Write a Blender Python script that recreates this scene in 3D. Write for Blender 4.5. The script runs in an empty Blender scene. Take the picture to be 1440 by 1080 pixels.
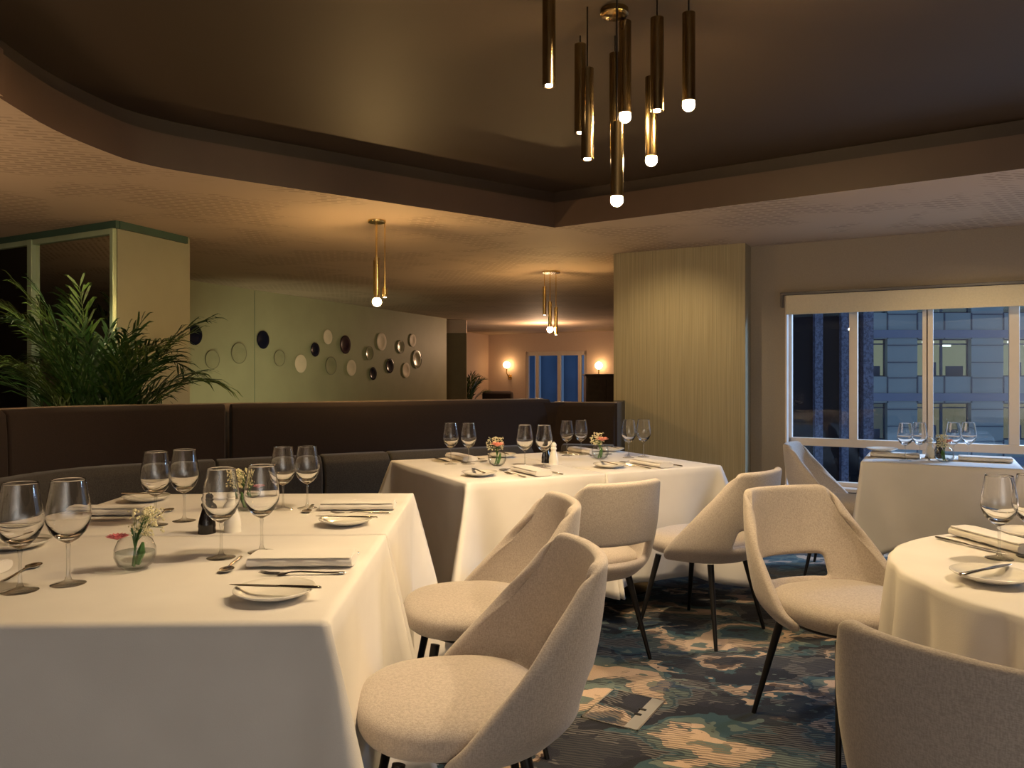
import bpy, bmesh, math, random
from mathutils import Vector, Matrix
R = math.radians; PI = math.pi; TAU = 2 * PI
random.seed(7)
scn = bpy.context.scene
col = scn.collection

# ------------------------------------------------------------------ camera, world, exposure
H = 1.25; F = 1080.0; HOR = 530.0; CX = 720.0; ZC = 2.30; ZF = 2.475; ZU = 2.56
cam_d = bpy.data.cameras.new('camera'); cam = bpy.data.objects.new('camera', cam_d); col.objects.link(cam)
cam.location = (0, 0, H); cam.rotation_euler = (PI / 2, 0, 0)
cam_d.sensor_width = 36; cam_d.lens = 36 * F / 1440; cam_d.shift_y = -(540 - HOR) / 1440
cam_d.clip_start = .02; cam_d.clip_end = 300
scn.camera = cam
scn.view_settings.view_transform = 'Standard'; scn.view_settings.look = 'None'
scn.view_settings.gamma = 1; scn.view_settings.use_curve_mapping = False
scn.view_settings.exposure = 0.6
scn.cycles.use_denoising = True
scn.cycles.max_bounces = 14; scn.cycles.transparent_max_bounces = 24
scn.cycles.transmission_bounces = 12; scn.cycles.glossy_bounces = 5; scn.cycles.diffuse_bounces = 4
scn.cycles.sample_clamp_indirect = 12; scn.cycles.caustics_reflective = False; scn.cycles.caustics_refractive = False
wd = bpy.data.worlds.new('dusk'); scn.world = wd; wd.use_nodes = True
bg = wd.node_tree.nodes['Background']; bg.inputs[0].default_value = (.33, .49, .72, 1); bg.inputs[1].default_value = .58

def lamp(kind, loc, power, color=(1, .66, .36), size=.05, target=None, angle=80, blend=.6, name='downlight_or_fill'):
    d = bpy.data.lights.new(name, kind); d.energy = power; d.color = color
    if kind == 'AREA':
        d.shape = 'DISK'; d.size = size
    else:
        d.shadow_soft_size = size
    if kind == 'SPOT': d.spot_size = R(angle); d.spot_blend = blend
    o = bpy.data.objects.new(name, d); col.objects.link(o); o.location = loc
    if target is not None:
        o.rotation_euler = (Vector(target) - Vector(loc)).to_track_quat('-Z', 'Y').to_euler()
    return o
WARM = (1, .63, .30)
WARM2 = (1, .74, .45)
# recessed downlights in the ceiling (no fixtures modelled), then added unseen fill lamps
lamp('SPOT', (.55, 2.2, 2.50), 70, WARM2, .03, (-.75, 2.35, .75), 95, .7)
lamp('SPOT', (-.15, 2.15, 2.50), 16, WARM2, .04, (.1, 2.3, .3), 95, .8)
lamp('SPOT', (.25, 3.05, 2.50), 105, WARM2, .03, (.45, 4.0, .5), 80, .8)
lamp('SPOT', (2.0, 2.2, 2.50), 80, WARM2, .03, (1.45, 2.1, .7), 100, .7)
lamp('SPOT', (.98, 5.35, 2.27), 26, (1, .74, .38), .03, (1.28, 6.2, 1.3), 85, .9)
lamp('SPOT', (2.75, 4.1, 2.27), 38, (1, .74, .38), .03, (3.0, 4.8, 1.5), 80, .9)
lamp('SPOT', (-1.2, 2.3, 2.50), 20, WARM, .03, (-2.9, 3.9, .9), 70, .8)
lamp('SPOT', (-2.75, 4.4, 2.27), 30, (1, .85, .5), .03, (-2.75, 4.95, 1.0), 70, .8)
lamp('AREA', (-.3, 8.2, 1.0), 2.5, (1, .66, .36), 1.6, (-.3, 8.2, 3))  # unseen fill added behind the bench, aimed up at the far ceiling
lamp('AREA', (-3.3, 2.6, .9), 19, (1, .66, .36), 1.2, (-3.0, 2.6, 3), name='added_fill')  # hidden fill added behind the bench to lift the left ceiling
lamp('AREA', (3.2, 3.4, .4), 6, (1, .74, .60), 1.0, (3.2, 3.4, 3), name='added_fill')  # unseen fill added to brighten the ceiling on the right
lamp('AREA', (-2.3, 8.2, .35), 9, (.95, .92, .56), 2.6, (-2.9, 9.6, .9), name='added_fill').data.spread = R(95)  # unseen fill added to brighten the green plate wall
lamp('AREA', (5.2, 5.5, 2.35), 260, (.42, .66, 1.0), 1.2, (2.4, 4.6, .7), name='added_sky_fill')  # unseen lamp added outside, more blue light for the window table
lamp('POINT', (.6, 15.0, 1.9), 55, (1, .62, .36), .2)  # unseen point fill added to light the far room
# unseen fill added behind the camera, bounced off the front wall
lamp('AREA', (.6, -1.6, 1.3), 410, (.83, .92, 1.0), 1.6, (.4, -3.8, 1.5), name='bounce_fill')

def at(px, py, z=.75):
    """point of height z seen at a pixel of the 1440x1080 frame"""
    Y = F * (H - z) / (py - HOR); return Vector(((px - CX) * Y / F, Y, z))
WN = Vector((.4835, .8753, 0)); WA = Vector((.8753, -.4835, 0))     # normal / direction of the window wall
def wall_pt(px, py, D, n=WN):
    d = Vector(((px - CX) / F, 1, (HOR - py) / F)); t = D / d.dot(n); return Vector((0, 0, H)) + d * t

# ------------------------------------------------------------------ materials
class NT:
    def __init__(s, name):
        s.m = bpy.data.materials.new(name); s.m.use_nodes = True; s.t = s.m.node_tree; s.t.nodes.clear()
        s.out = s.n('ShaderNodeOutputMaterial')
    def n(s, typ, **kw):
        nd = s.t.nodes.new(typ)
        for k, v in kw.items():
            if k.startswith('i_'):
                key = k[2:]; key = int(key) if key.isdigit() else key.replace('_', ' ')
                nd.inputs[key].default_value = v
            else: setattr(nd, k, v)
        return nd
    def l(s, a, b): s.t.links.new(a, b)
    def coord(s, scale=(1, 1, 1), rot=(0, 0, 0), kind='Object'):
        tc = s.n('ShaderNodeTexCoord'); mp = s.n('ShaderNodeMapping')
        mp.inputs['Scale'].default_value = scale; mp.inputs['Rotation'].default_value = rot
        s.l(tc.outputs[kind], mp.inputs['Vector']); return mp.outputs[0]
    def noise(s, vec, scale, detail=2, rough=.5, dist=0):
        nd = s.n('ShaderNodeTexNoise'); nd.inputs['Scale'].default_value = scale; nd.inputs['Detail'].default_value = detail
        nd.inputs['Roughness'].default_value = rough; nd.inputs['Distortion'].default_value = dist
        if vec is not None: s.l(vec, nd.inputs['Vector'])
        return nd.outputs['Fac']
    def ramp(s, fac, stops, interp='LINEAR'):
        nd = s.n('ShaderNodeValToRGB'); nd.color_ramp.interpolation = interp; e = nd.color_ramp.elements
        while len(e) < len(stops): e.new(.5)
        for i, (p, c) in enumerate(stops):
            e[i].position = p; e[i].color = (*c, 1) if len(c) == 3 else c
        s.l(fac, nd.inputs[0]); return nd.outputs[0]
    def mix(s, fac, a, b, blend='MIX'):
        nd = s.n('ShaderNodeMix', data_type='RGBA', blend_type=blend)
        for src, i in ((fac, 0), (a, 6), (b, 7)):
            if isinstance(src, (int, float)): nd.inputs[i].default_value = src
            elif isinstance(src, tuple): nd.inputs[i].default_value = (*src, 1)
            else: s.l(src, nd.inputs[i])
        return nd.outputs[2]
    def math(s, op, a, b=0.0):
        nd = s.n('ShaderNodeMath', operation=op)
        for src, i in ((a, 0), (b, 1)):
            if isinstance(src, (int, float)): nd.inputs[i].default_value = src
            else: s.l(src, nd.inputs[i])
        return nd.outputs[0]
    def bsdf(s, color, rough=.6, metal=0, bump=None, bstr=.2, bdist=.01, **kw):
        b = s.n('ShaderNodeBsdfPrincipled'); b.inputs['Roughness'].default_value = rough; b.inputs['Metallic'].default_value = metal
        if isinstance(color, tuple): b.inputs['Base Color'].default_value = (*color, 1)
        else: s.l(color, b.inputs['Base Color'])
        for k, v in kw.items(): b.inputs[k.replace('_', ' ')].default_value = v
        if bump is not None:
            bn = s.n('ShaderNodeBump'); bn.inputs['Strength'].default_value = bstr; bn.inputs['Distance'].default_value = bdist
            s.l(bump, bn.inputs['Height']); s.l(bn.outputs[0], b.inputs['Normal'])
        s.l(b.outputs[0], s.out.inputs[0]); return b
def simple(name, color, rough=.5, metal=0, nscale=0, var=.12, bstr=0, **kw):
    t = NT(name)
    if nscale:
        f = t.noise(t.coord(), nscale, 3)
        c = t.ramp(f, [(.3, tuple(x * (1 - var) for x in color)), (.7, tuple(min(1, x * (1 + var)) for x in color))])
        t.bsdf(c, rough, metal, f if bstr else None, bstr, .003, **kw)
    else: t.bsdf(color, rough, metal, **kw)
    return t.m
def emit(name, color, strength):
    t = NT(name); e = t.n('ShaderNodeEmission'); e.inputs[0].default_value = (*color, 1); e.inputs[1].default_value = strength
    t.l(e.outputs[0], t.out.inputs[0]); return t.m

M = {}
def m_linen():
    t = NT('white_linen'); v = t.coord(); f = t.noise(v, 420, 2); g = t.noise(v, 5, 2)
    b = t.mix(.5, f, g); c = t.ramp(g, [(.3, (.70, .665, .63)), (.7, (.76, .725, .69))])
    bs = t.bsdf(c, .85, 0, b, .15, .004, Sheen_Weight=.15); return t.m
M['linen'] = m_linen()
def m_fabric(name, c0, c1, sheen=.3):
    t = NT(name); v1 = t.coord((420, 420, 110)); v2 = t.coord((130, 130, 600)); a = t.noise(v1, 1, 2); b = t.noise(v2, 1, 2)
    f = t.mix(.5, a, b); c = t.ramp(f, [(.40, c0), (.60, c1)])
    big = t.noise(t.coord(), 7, 2); c2 = t.mix(.10, c, t.ramp(big, [(.3, c0), (.7, c1)]))
    t.bsdf(c2, .95, 0, f, .35, .003, Sheen_Weight=sheen); return t.m
M['chair'] = m_fabric('beige_chair_fabric', (.36, .31, .275), (.50, .44, .395))
M['brown_fabric'] = m_fabric('brown_banquette_fabric', (.013, .0062, .0035), (.022, .0100, .006), .04)
M['grey_velvet'] = m_fabric('dark_grey_velvet', (.022, .019, .017), (.060, .053, .047), .15)
M['black_metal'] = simple('black_metal', (.015, .013, .012), .35, .5, 30)
M['brass'] = simple('polished_brass', (.78, .56, .22), .16, 1, 20, .08)
M['dull_brass'] = simple('satin_brass', (.27, .185, .085), .24, 1, 20, .08)
M['steel'] = simple('polished_steel', (.55, .53, .50), .18, 1, 40, .06)
M['china'] = simple('white_china', (.80, .77, .71), .18, 0, 6, .03, 0, Coat_Weight=.4)
M['ledge'] = simple('oak_ledge', (.28, .20, .13), .5, 0, 20, .2)
M['black_gloss'] = simple('black_lacquer', (.010, .008, .008), .18, 0, 9, .1)
M['white_gloss'] = simple('white_lacquer', (.80, .77, .70), .25, 0, 9, .04)
M['dark_wood'] = simple('dark_wood', (.035, .022, .016), .45, 0, 12, .3)
M['green_panel'] = simple('sage_green_panel', (.30, .29, .18), .55, 0, 3, .05)
M['green_light'] = simple('pale_sage_panel', (.30, .29, .20), .5, 0, 3, .05)
M['green_dark'] = simple('dark_green_trim', (.04, .085, .06), .5, 0, 6, .1)
M['green_frame'] = simple('pale_green_metal_frame', (.40, .50, .33), .3, .3, 6, .1)
M['wall'] = simple('beige_wall_paint', (.25, .205, .165), .7, 0, 120, .05, .15)
M['wall_far'] = simple('cream_wall_paint', (.55, .42, .34), .7, 0, 60, .05)
M['fascia'] = simple('brown_ceiling_fascia', (.075, .045, .033), .5, 0, 4, .06)
M['fascia_shaded'] = simple('painted_shadow_gap', (.035, .022, .016), .6, 0, 4, .06)  # recess shade put into the colour, darker than the fascia
M['upper'] = simple('dark_brown_raised_ceiling', (.042, .026, .016), .6, 0, 1.2, .06)
M['pvc'] = simple('white_window_frame', (.58, .50, .44), .4, 0, 6, .04)
M['blind'] = simple('cream_blind', (.58, .51, .38), .7, 0, 90, .05)
M['dark_track'] = simple('dark_blind_track', (.06, .05, .055), .4, 0, 10, .1)
M['facade'] = simple('blue_grey_cladding', (.19, .235, .25), .5, 0, .4, .08)
M['facade_band'] = simple('slate_band', (.11, .14, .22), .5, 0, .4, .08)
M['joint'] = simple('panel_joint', (.03, .05, .09), .7, 0, 1, .1)
M['tower'] = simple('dark_tower_glass', (.006, .006, .010), .6, 0, 1, .2, 0, Specular_IOR_Level=.1)
def m_tower_col():
    t = NT('speckled_blue_column'); f = t.noise(t.coord(), 14, 4, .8)
    t.bsdf(t.ramp(f, [(.42, (.03, .035, .07)), (.58, (.11, .125, .20))]), .6); return t.m
M['tower_col'] = m_tower_col()
def m_pillar():
    t = NT('pillar_string_wallpaper'); v = t.coord((190, 190, 1.5)); f = t.noise(v, 1, 3, .6)
    c = t.ramp(f, [(.30, (.25, .205, .125)), (.70, (.37, .315, .205))]); t.bsdf(c, .75, 0, f, .5, .004); return t.m
M['pillar'] = m_pillar()
def m_ceiling():
    t = NT('perforated_beige_ceiling'); v = t.coord((1, 1, 1), (0, 0, R(-12)))
    br = t.n('ShaderNodeTexBrick'); br.offset = .5
    for k, x in (('Scale', 1), ('Mortar Size', .013), ('Mortar Smooth', .25), ('Brick Width', .115), ('Row Height', .042)): br.inputs[k].default_value = x
    t.l(v, br.inputs['Vector'])
    mask = t.ramp(t.noise(v, 1.5, 3, .6, .4), [(.46, (0, 0, 0)), (.54, (1, 1, 1))])
    inb = t.math('SUBTRACT', 1, br.outputs['Fac'])
    f = t.math('MULTIPLY', inb, mask)
    c = t.mix(t.math('MULTIPLY', f, .75), (.50, .385, .285), (.27, .20, .145))
    t.bsdf(c, .75); return t.m
M['ceiling'] = m_ceiling()
def m_carpet():
    t = NT('patterned_carpet'); v = t.coord((1.0, 1.5, 1), (0, 0, R(22)))
    a = t.noise(v, 1.45, 4, .5, .15); a2 = t.noise(t.coord((1.0, 1.5, 1), (0, 0, R(30))), 2.5, 4, .55, .1)
    dark, ink, teal, bei, blue, grn, brown = (.010, .010, .015), (.016, .016, .024), (.030, .068, .082), (.50, .36, .25), (.010, .040, .090), (.115, .145, .125), (.10, .055, .03)
    base = t.ramp(a, [(0, ink), (.44, dark), (.485, teal), (.515, grn), (.545, bei), (.605, grn), (.635, teal), (.67, ink)], 'CONSTANT')
    alt = t.ramp(a2, [(0, blue), (.40, grn), (.43, dark), (.52, teal), (.55, bei), (.59, brown), (.61, ink)], 'CONSTANT')
    m1 = t.ramp(t.noise(v, 1.15, 3, .5), [(.50, (0, 0, 0)), (.51, (1, 1, 1))], 'CONSTANT')
    base2 = t.mix(t.math('MULTIPLY', m1, .85), base, alt)
    w = t.n('ShaderNodeTexWave'); w.wave_type = 'BANDS'; w.bands_direction = 'Y'
    w.inputs['Scale'].default_value = 14; w.inputs['Distortion'].default_value = 5; w.inputs['Detail'].default_value = 1; w.inputs['Detail Scale'].default_value = 1.1
    t.l(v, w.inputs['Vector'])
    stripes = t.ramp(w.outputs['Fac'], [(.45, (0, 0, 0)), (.55, (1, 1, 1))])
    m2 = t.ramp(t.noise(v, 3.0, 3, .6, .2), [(.46, (0, 0, 0)), (.47, (1, 1, 1))], 'CONSTANT')
    k = t.ramp(a, [(0, (.05, .05, .05)), (.43, (.14, .13, .12)), (.50, (.02, .02, .025)), (.56, (.20, .15, .10)), (.63, (.02, .02, .03))], 'CONSTANT')
    c = t.mix(t.math('MULTIPLY', t.math('MULTIPLY', stripes, m2), .8), base2, k)
    bl = t.ramp(t.noise(v, .5, 2), [(.50, (0, 0, 0)), (.62, (1, 1, 1))])
    c = t.mix(t.math('MULTIPLY', bl, .35), c, (.012, .06, .11))
    pile = t.noise(t.coord(), 300, 2)
    c = t.mix(.35, c, t.ramp(pile, [(.3, (.35, .35, .35)), (.7, (1, 1, 1))]), 'MULTIPLY')
    t.bsdf(c, 1, 0, pile, .5, .004); return t.m
M['carpet'] = m_carpet()
def m_thin_glass(name, tint=(1, 1, 1), f0=.04, edge=.85, pw=4.5, dark=0.0):
    """clear sheet: sees straight through, mirrors more towards grazing angles, a little darker at its outline"""
    t = NT(name); g_ = t.n('ShaderNodeNewGeometry'); dp_ = t.n('ShaderNodeVectorMath', operation='DOT_PRODUCT')
    t.l(g_.outputs['Normal'], dp_.inputs[0]); t.l(g_.outputs['Incoming'], dp_.inputs[1])
    c_ = t.math('SUBTRACT', 1.0, t.math('ABSOLUTE', dp_.outputs['Value']))
    fr_ = t.math('ADD', f0, t.math('MULTIPLY', edge, t.math('POWER', c_, pw)))
    tr = t.n('ShaderNodeBsdfTransparent'); tr.inputs[0].default_value = (*tint, 1)
    if dark: t.l(t.ramp(t.math('POWER', c_, 3.0), [(0, tint), (1, tuple(x * (1 - dark) for x in tint))]), tr.inputs[0])
    gl = t.n('ShaderNodeBsdfGlossy'); gl.inputs['Roughness'].default_value = .0
    mx = t.n('ShaderNodeMixShader'); t.l(fr_, mx.inputs[0]); t.l(tr.outputs[0], mx.inputs[1]); t.l(gl.outputs[0], mx.inputs[2])
    t.l(mx.outputs[0], t.out.inputs[0]); return t.m
M['pane'] = m_thin_glass('window_pane', (.95, .97, 1), .035, .9, 5)
def m_solid_glass(name, color=(1, 1, 1), ior=1.48):
    t = NT(name); g = t.n('ShaderNodeBsdfGlass'); g.inputs['IOR'].default_value = ior; g.inputs['Roughness'].default_value = 0; g.inputs[0].default_value = (*color, 1)
    tr = t.n('ShaderNodeBsdfTransparent'); mx = t.n('ShaderNodeMixShader'); mx.inputs[0].default_value = .0; t.l(g.outputs[0], mx.inputs[1]); t.l(tr.outputs[0], mx.inputs[2]); t.l(mx.outputs[0], t.out.inputs[0]); return t.m
M['solid_glass'] = m_thin_glass('clear_stem_glass', (.95, .95, .94), .10, .8, 3, .5); M['thin'] = m_thin_glass('vase_glass', (.985, .985, .98), .055, .8, 4, .45); M['crystal'] = m_solid_glass('wine_glass_crystal', (1, 1, 1), 1.5)
M['water'] = m_thin_glass('water', (.93, .96, .95), .05, .6, 4, .4)
t_ = NT('dark_mirror'); t_.bsdf((.85, .85, .70), .03, 1); M['mirror'] = t_.m
M['leaf'] = simple('palm_leaf', (.018, .050, .010), .38, 0, 8, .35)
M['leaf2'] = simple('yellow_green_leaf', (.055, .095, .018), .38, 0, 8, .35)
M['stem'] = simple('green_stem', (.06, .16, .03), .5, 0, 20, .2)
M['pink'] = simple('pink_petal', (.72, .20, .22), .6, 0, 30, .2)
M['peach'] = simple('peach_petal', (.85, .36, .26), .6, 0, 30, .2)
M['cream_bud'] = simple('cream_bud', (.72, .66, .42), .7, 0, 60, .1)
M['pot'] = simple('dark_ceramic_pot', (.05, .045, .04), .4, 0, 8, .1)
M['bulb'] = emit('warm_bulb_glow', (1, .70, .32), 700)
M['bulb_dim'] = emit('dim_bulb_glow', (1, .84, .62), 18)
M['bulb_small'] = emit('pendant_bulb_glow', (1, .62, .24), 520)
M['sconce'] = emit('sconce_globe_glow', (1, .60, .26), 14)

# ------------------------------------------------------------------ mesh helpers
def link(name, me, mat=None, parent=None):
    o = bpy.data.objects.new(name, me); col.objects.link(o)
    if mat is not None: me.materials.append(M[mat] if isinstance(mat, str) else mat)
    if parent is not None: o.parent = parent
    return o
class MB:
    def __init__(s): s.b = bmesh.new()
    def box(s, x0, x1, y0, y1, z0, z1, mtx=None):
        vs = [s.b.verts.new((x, y, z)) for x in (x0, x1) for y in (y0, y1) for z in (z0, z1)]
        for f in ((0, 1, 3, 2), (4, 6, 7, 5), (0, 4, 5, 1), (2, 3, 7, 6), (0, 2, 6, 4), (1, 5, 7, 3)):
            s.b.faces.new([vs[i] for i in f])
        if mtx is not None:
            for v in vs: v.co = mtx @ v.co
        return s
    def prism(s, pts, z0, z1):
        a = [s.b.verts.new((p[0], p[1], z0)) for p in pts]; b = [s.b.verts.new((p[0], p[1], z1)) for p in pts]; n = len(pts)
        s.b.faces.new(a[::-1]); s.b.faces.new(b)
        for i in range(n): s.b.faces.new((a[i], a[(i + 1) % n], b[(i + 1) % n], b[i]))
        return s
    def lathe(s, prof, seg=24, cap=True, off=(0, 0, 0)):
        rings = []
        for r, z in prof:
            if r < 1e-6: rings.append([s.b.verts.new((off[0], off[1], off[2] + z))])
            else: rings.append([s.b.verts.new((off[0] + r * math.cos(TAU * i / seg), off[1] + r * math.sin(TAU * i / seg), off[2] + z)) for i in range(seg)])
        for A, B in zip(rings, rings[1:]):
            for i in range(seg):
                j = (i + 1) % seg
                if len(A) == 1 and len(B) == 1: continue
                if len(A) == 1: s.b.faces.new((A[0], B[j], B[i]))
                elif len(B) == 1: s.b.faces.new((A[i], A[j], B[0]))
                else: s.b.faces.new((A[i], A[j], B[j], B[i]))
        return s
    def tube(s, pts, rad, seg=8):
        pts = [Vector(p) for p in pts]; n = len(pts)
        rs = rad if isinstance(rad, (list, tuple)) else [rad] * n
        rings = []
        for i, p in enumerate(pts):
            d = (pts[min(i + 1, n - 1)] - pts[max(i - 1, 0)]).normalized()
            up = Vector((0, 0, 1)) if abs(d.z) < .95 else Vector((1, 0, 0))
            x = d.cross(up).normalized(); y = d.cross(x)
            rings.append([s.b.verts.new(p + (x * math.cos(TAU * k / seg) + y * math.sin(TAU * k / seg)) * rs[i]) for k in range(seg)])
        for A, B in zip(rings, rings[1:]):
            for k in range(seg): s.b.faces.new((A[k], A[(k + 1) % seg], B[(k + 1) % seg], B[k]))
        s.b.faces.new(rings[0][::-1]); s.b.faces.new(rings[-1]); return s
    def ball(s, c, r, sub=1, sc=(1, 1, 1)):
        bmesh.ops.create_icosphere(s.b, subdivisions=sub, radius=r, matrix=Matrix.Translation(c) @ Matrix.Diagonal((*sc, 1)))
        return s
    def loft(s, secs):
        """secs: rings of points"""
        rings = [[s.b.verts.new(p) for p in sec] for sec in secs]
        n = len(rings[0])
        for A, B in zip(rings, rings[1:]):
            for k in range(n): s.b.faces.new((A[k], A[(k + 1) % n], B[(k + 1) % n], B[k]))
        s.b.faces.new(rings[0][::-1]); s.b.faces.new(rings[-1]); return s
    def build(s, name, mat, parent=None, smooth=True, bevel=0, sub=0, seg=2, angle=40):
        bmesh.ops.recalc_face_normals(s.b, faces=s.b.faces)
        me = bpy.data.meshes.new(name)
        for f in s.b.faces: f.smooth = smooth
        s.b.to_mesh(me); s.b.free()
        if smooth and not sub:
            try: me.set_sharp_from_angle(angle=R(angle))
            except Exception: pass
        o = link(name, me, mat, parent)
        if bevel:
            m = o.modifiers.new('bevel', 'BEVEL'); m.width = bevel; m.segments = seg; m.limit_method = 'ANGLE'
        if sub:
            m = o.modifiers.new('sub', 'SUBSURF'); m.levels = sub; m.render_levels = sub
        return o
def tag(o, label=None, cat=None, group=None, kind=None):
    if label: o['label'] = label
    if cat: o['category'] = cat
    if group: o['group'] = group
    if kind: o['kind'] = kind
    return o
def empty(name, loc=(0, 0, 0), rz=0):
    o = bpy.data.objects.new(name, None); o.empty_display_size = .05; col.objects.link(o); o.location = loc; o.rotation_euler.z = rz; return o
def struct(o): o['kind'] = 'structure'; return o
def dup(o, parent=None, loc=None, rz=None, label=None, group=None):
    c = o.copy(); col.objects.link(c)
    if parent is not None: c.parent = parent
    if loc is not None: c.location = loc
    if rz is not None: c.rotation_euler.z = rz
    if label: c['label'] = label
    if group: c['group'] = group
    for ch in list(o.children): dup(ch, c)
    return c
class Proto:
    """first placement uses the original, the following ones are copies of it and its parts"""
    def __init__(s, root): s.root = root; s.used = False
    def place(s, loc, rz, label, group, scale=None):
        if not s.used:
            s.used = True; o = s.root; o.location = loc; o.rotation_euler.z = rz; o['label'] = label; o['group'] = group
        else: o = dup(s.root, None, loc, rz, label, group)
        o.scale = (scale,) * 3 if scale else (1, 1, 1)
        return o
def facing(d): return math.atan2(d[1], d[0]) - PI / 2        # local +y looks along d

# ------------------------------------------------------------------ room shell

def C(px, py): p = at(px, py, ZC); return (p.x, p.y)
inner = [(-2.0, -3.2), (-2.0, .4), C(-60, 98), C(0, 138), C(75, 182), C(150, 214), C(200, 230), C(280, 245), C(480, 275), C(780, 320), C(1440, 237), (7.5, 1.2), (7.5, -3.2)]
# smooth the curved stretch
def cr(pts, n=5):
    out = []
    for i in range(len(pts) - 1):
        p0 = Vector(pts[max(i - 1, 0)]); p1 = Vector(pts[i]); p2 = Vector(pts[i + 1]); p3 = Vector(pts[min(i + 2, len(pts) - 1)])
        for k in range(n):
            t = k / n
            out.append(.5 * ((2 * p1) + (p2 - p0) * t + (2 * p0 - 5 * p1 + 4 * p2 - p3) * t * t + (3 * p1 - p0 - 3 * p2 + p3) * t ** 3))
    out.append(Vector(pts[-1])); return out
curved = [tuple(p) for p in cr([Vector(p) for p in inner[1:9]], 4)]
inner = [inner[0]] + curved + inner[9:]
WN2 = lambda s, D: (WN.x * D + WA.x * s, WN.y * D + WA.y * s)
s_pr = wall_pt(1048, HOR, 6.155).dot(WA); s_far = wall_pt(900, HOR, 16.6).dot(WA)
outer = [(-13, -3.8), (-13, 26.3), WN2(s_far, 16.7), WN2(s_pr, 7.0), WN2(s_pr, 6.5), WN2(8.92, 6.5), (11, -3.8)]
struct(MB().prism(outer, -.06, 0).build('floor', 'carpet', smooth=False))
def wall_seg(name, a, b_):
    a = Vector(a); b_ = Vector(b_); d = (b_ - a).normalized(); m_ = Vector((-d.y, d.x)) * .12
    struct(MB().prism([a, b_, b_ + m_, a + m_], 0, 2.62).build(name, 'wall', smooth=False))
wall_seg('wall_front', (-13, -3.8), (11, -3.8)); wall_seg('wall_outer', (-13, 26.3), (-13, -3.8)); wall_seg('wall_end', (11, -3.8), WN2(8.92, 6.5)); wall_seg('wall_passage', WN2(s_pr, 7.0), WN2(s_far, 16.7))
def ceiling_lower():
    b = bmesh.new()
    def loop(pts):
        vs = [b.verts.new((p[0], p[1], ZC)) for p in pts]
        return [b.edges.new((vs[i], vs[(i + 1) % len(vs)])) for i in range(len(vs))]
    es = loop(outer) + loop(inner)
    bmesh.ops.triangle_fill(b, edges=es, use_beauty=True)
    bmesh.ops.recalc_face_normals(b, faces=b.faces)
    for f in b.faces:
        if f.normal.z > 0: f.normal_flip()
    me = bpy.data.meshes.new('ceiling'); b.to_mesh(me); b.free()
    return link('ceiling', me, 'ceiling')
struct(ceiling_lower())
def offset_poly(pts, d):
    n = len(pts); out = []
    ar = sum(pts[i][0] * pts[(i + 1) % n][1] - pts[(i + 1) % n][0] * pts[i][1] for i in range(n))
    sg = 1 if ar > 0 else -1
    for i in range(n):
        a = Vector(pts[i - 1][:2]); p = Vector(pts[i][:2]); c = Vector(pts[(i + 1) % n][:2])
        e1 = (p - a).normalized(); e2 = (c - p).normalized()
        n1 = Vector((e1.y, -e1.x)) * sg; n2 = Vector((e2.y, -e2.x)) * sg
        m = (n1 + n2).normalized(); out.append(tuple(p + m * (d / max(.4, m.dot(n1)))))
    return out
def band(poly, z0, z1, name, mat, poly2=None):
    b = MB(); n = len(poly); q = poly2 or poly
    A = [b.b.verts.new((p[0], p[1], z0)) for p in poly]; B = [b.b.verts.new((p[0], p[1], z1)) for p in q]
    for i in range(n): b.b.faces.new((A[i], A[(i + 1) % n], B[(i + 1) % n], B[i]))
    o = b.build(name, mat, angle=25); return struct(o)
band(inner, ZC, ZF, 'trim_1', 'fascia')
back = offset_poly(inner, .05)
b = MB(); n = len(inner)
A = [b.b.verts.new((p[0], p[1], ZF)) for p in inner]; B = [b.b.verts.new((p[0], p[1], ZF)) for p in back]
for i in range(n): b.b.faces.new((A[i], A[(i + 1) % n], B[(i + 1) % n], B[i]))
struct(b.build('trim_2', 'fascia', smooth=False))
band(back, ZF, ZU, 'trim_3', 'fascia_shaded')
struct(MB().prism(back, ZU, ZU + .05).build('ceiling_raised', 'upper', smooth=False))

# window wall: points along it are (s, z) with s measured along WA
DW = 6.36; DP = 6.155
def wp(s, D, z): p = WN * D + WA * s; return Vector((p.x, p.y, z))
def s_of(px, D): return wall_pt(px, HOR, D).dot(WA)
def z_of(px, py, D): return wall_pt(px, py, D).z
WMTX = Matrix(((WA.x, WN.x, 0, 0), (WA.y, WN.y, 0, 0), (0, 0, 1, 0), (0, 0, 0, 1)))   # local x along the wall, y outward
def wbox(mb, s0, s1, d0, d1, z0, z1): mb.box(s0, s1, d0, d1, z0, z1, WMTX); return mb
sL = s_of(1104, DW); zT = z_of(1105, 416, DW); zB = z_of(1105, 682, DW); sR = sL + 3.6; s0w = s_of(1050, DW) - .05
zH = z_of(1105, 443, DW)
mb = MB()
wbox(mb, s0w, sL, DW, DW + .22, 0, ZC); wbox(mb, sR, 8.95, DW, DW + .22, 0, ZC)
wbox(mb, sL, sR, DW, DW + .22, zT, ZC); wbox(mb, sL, sR, DW, DW + .22, 0, zB)
struct(mb.build('wall_right', 'wall', smooth=False))
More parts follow.
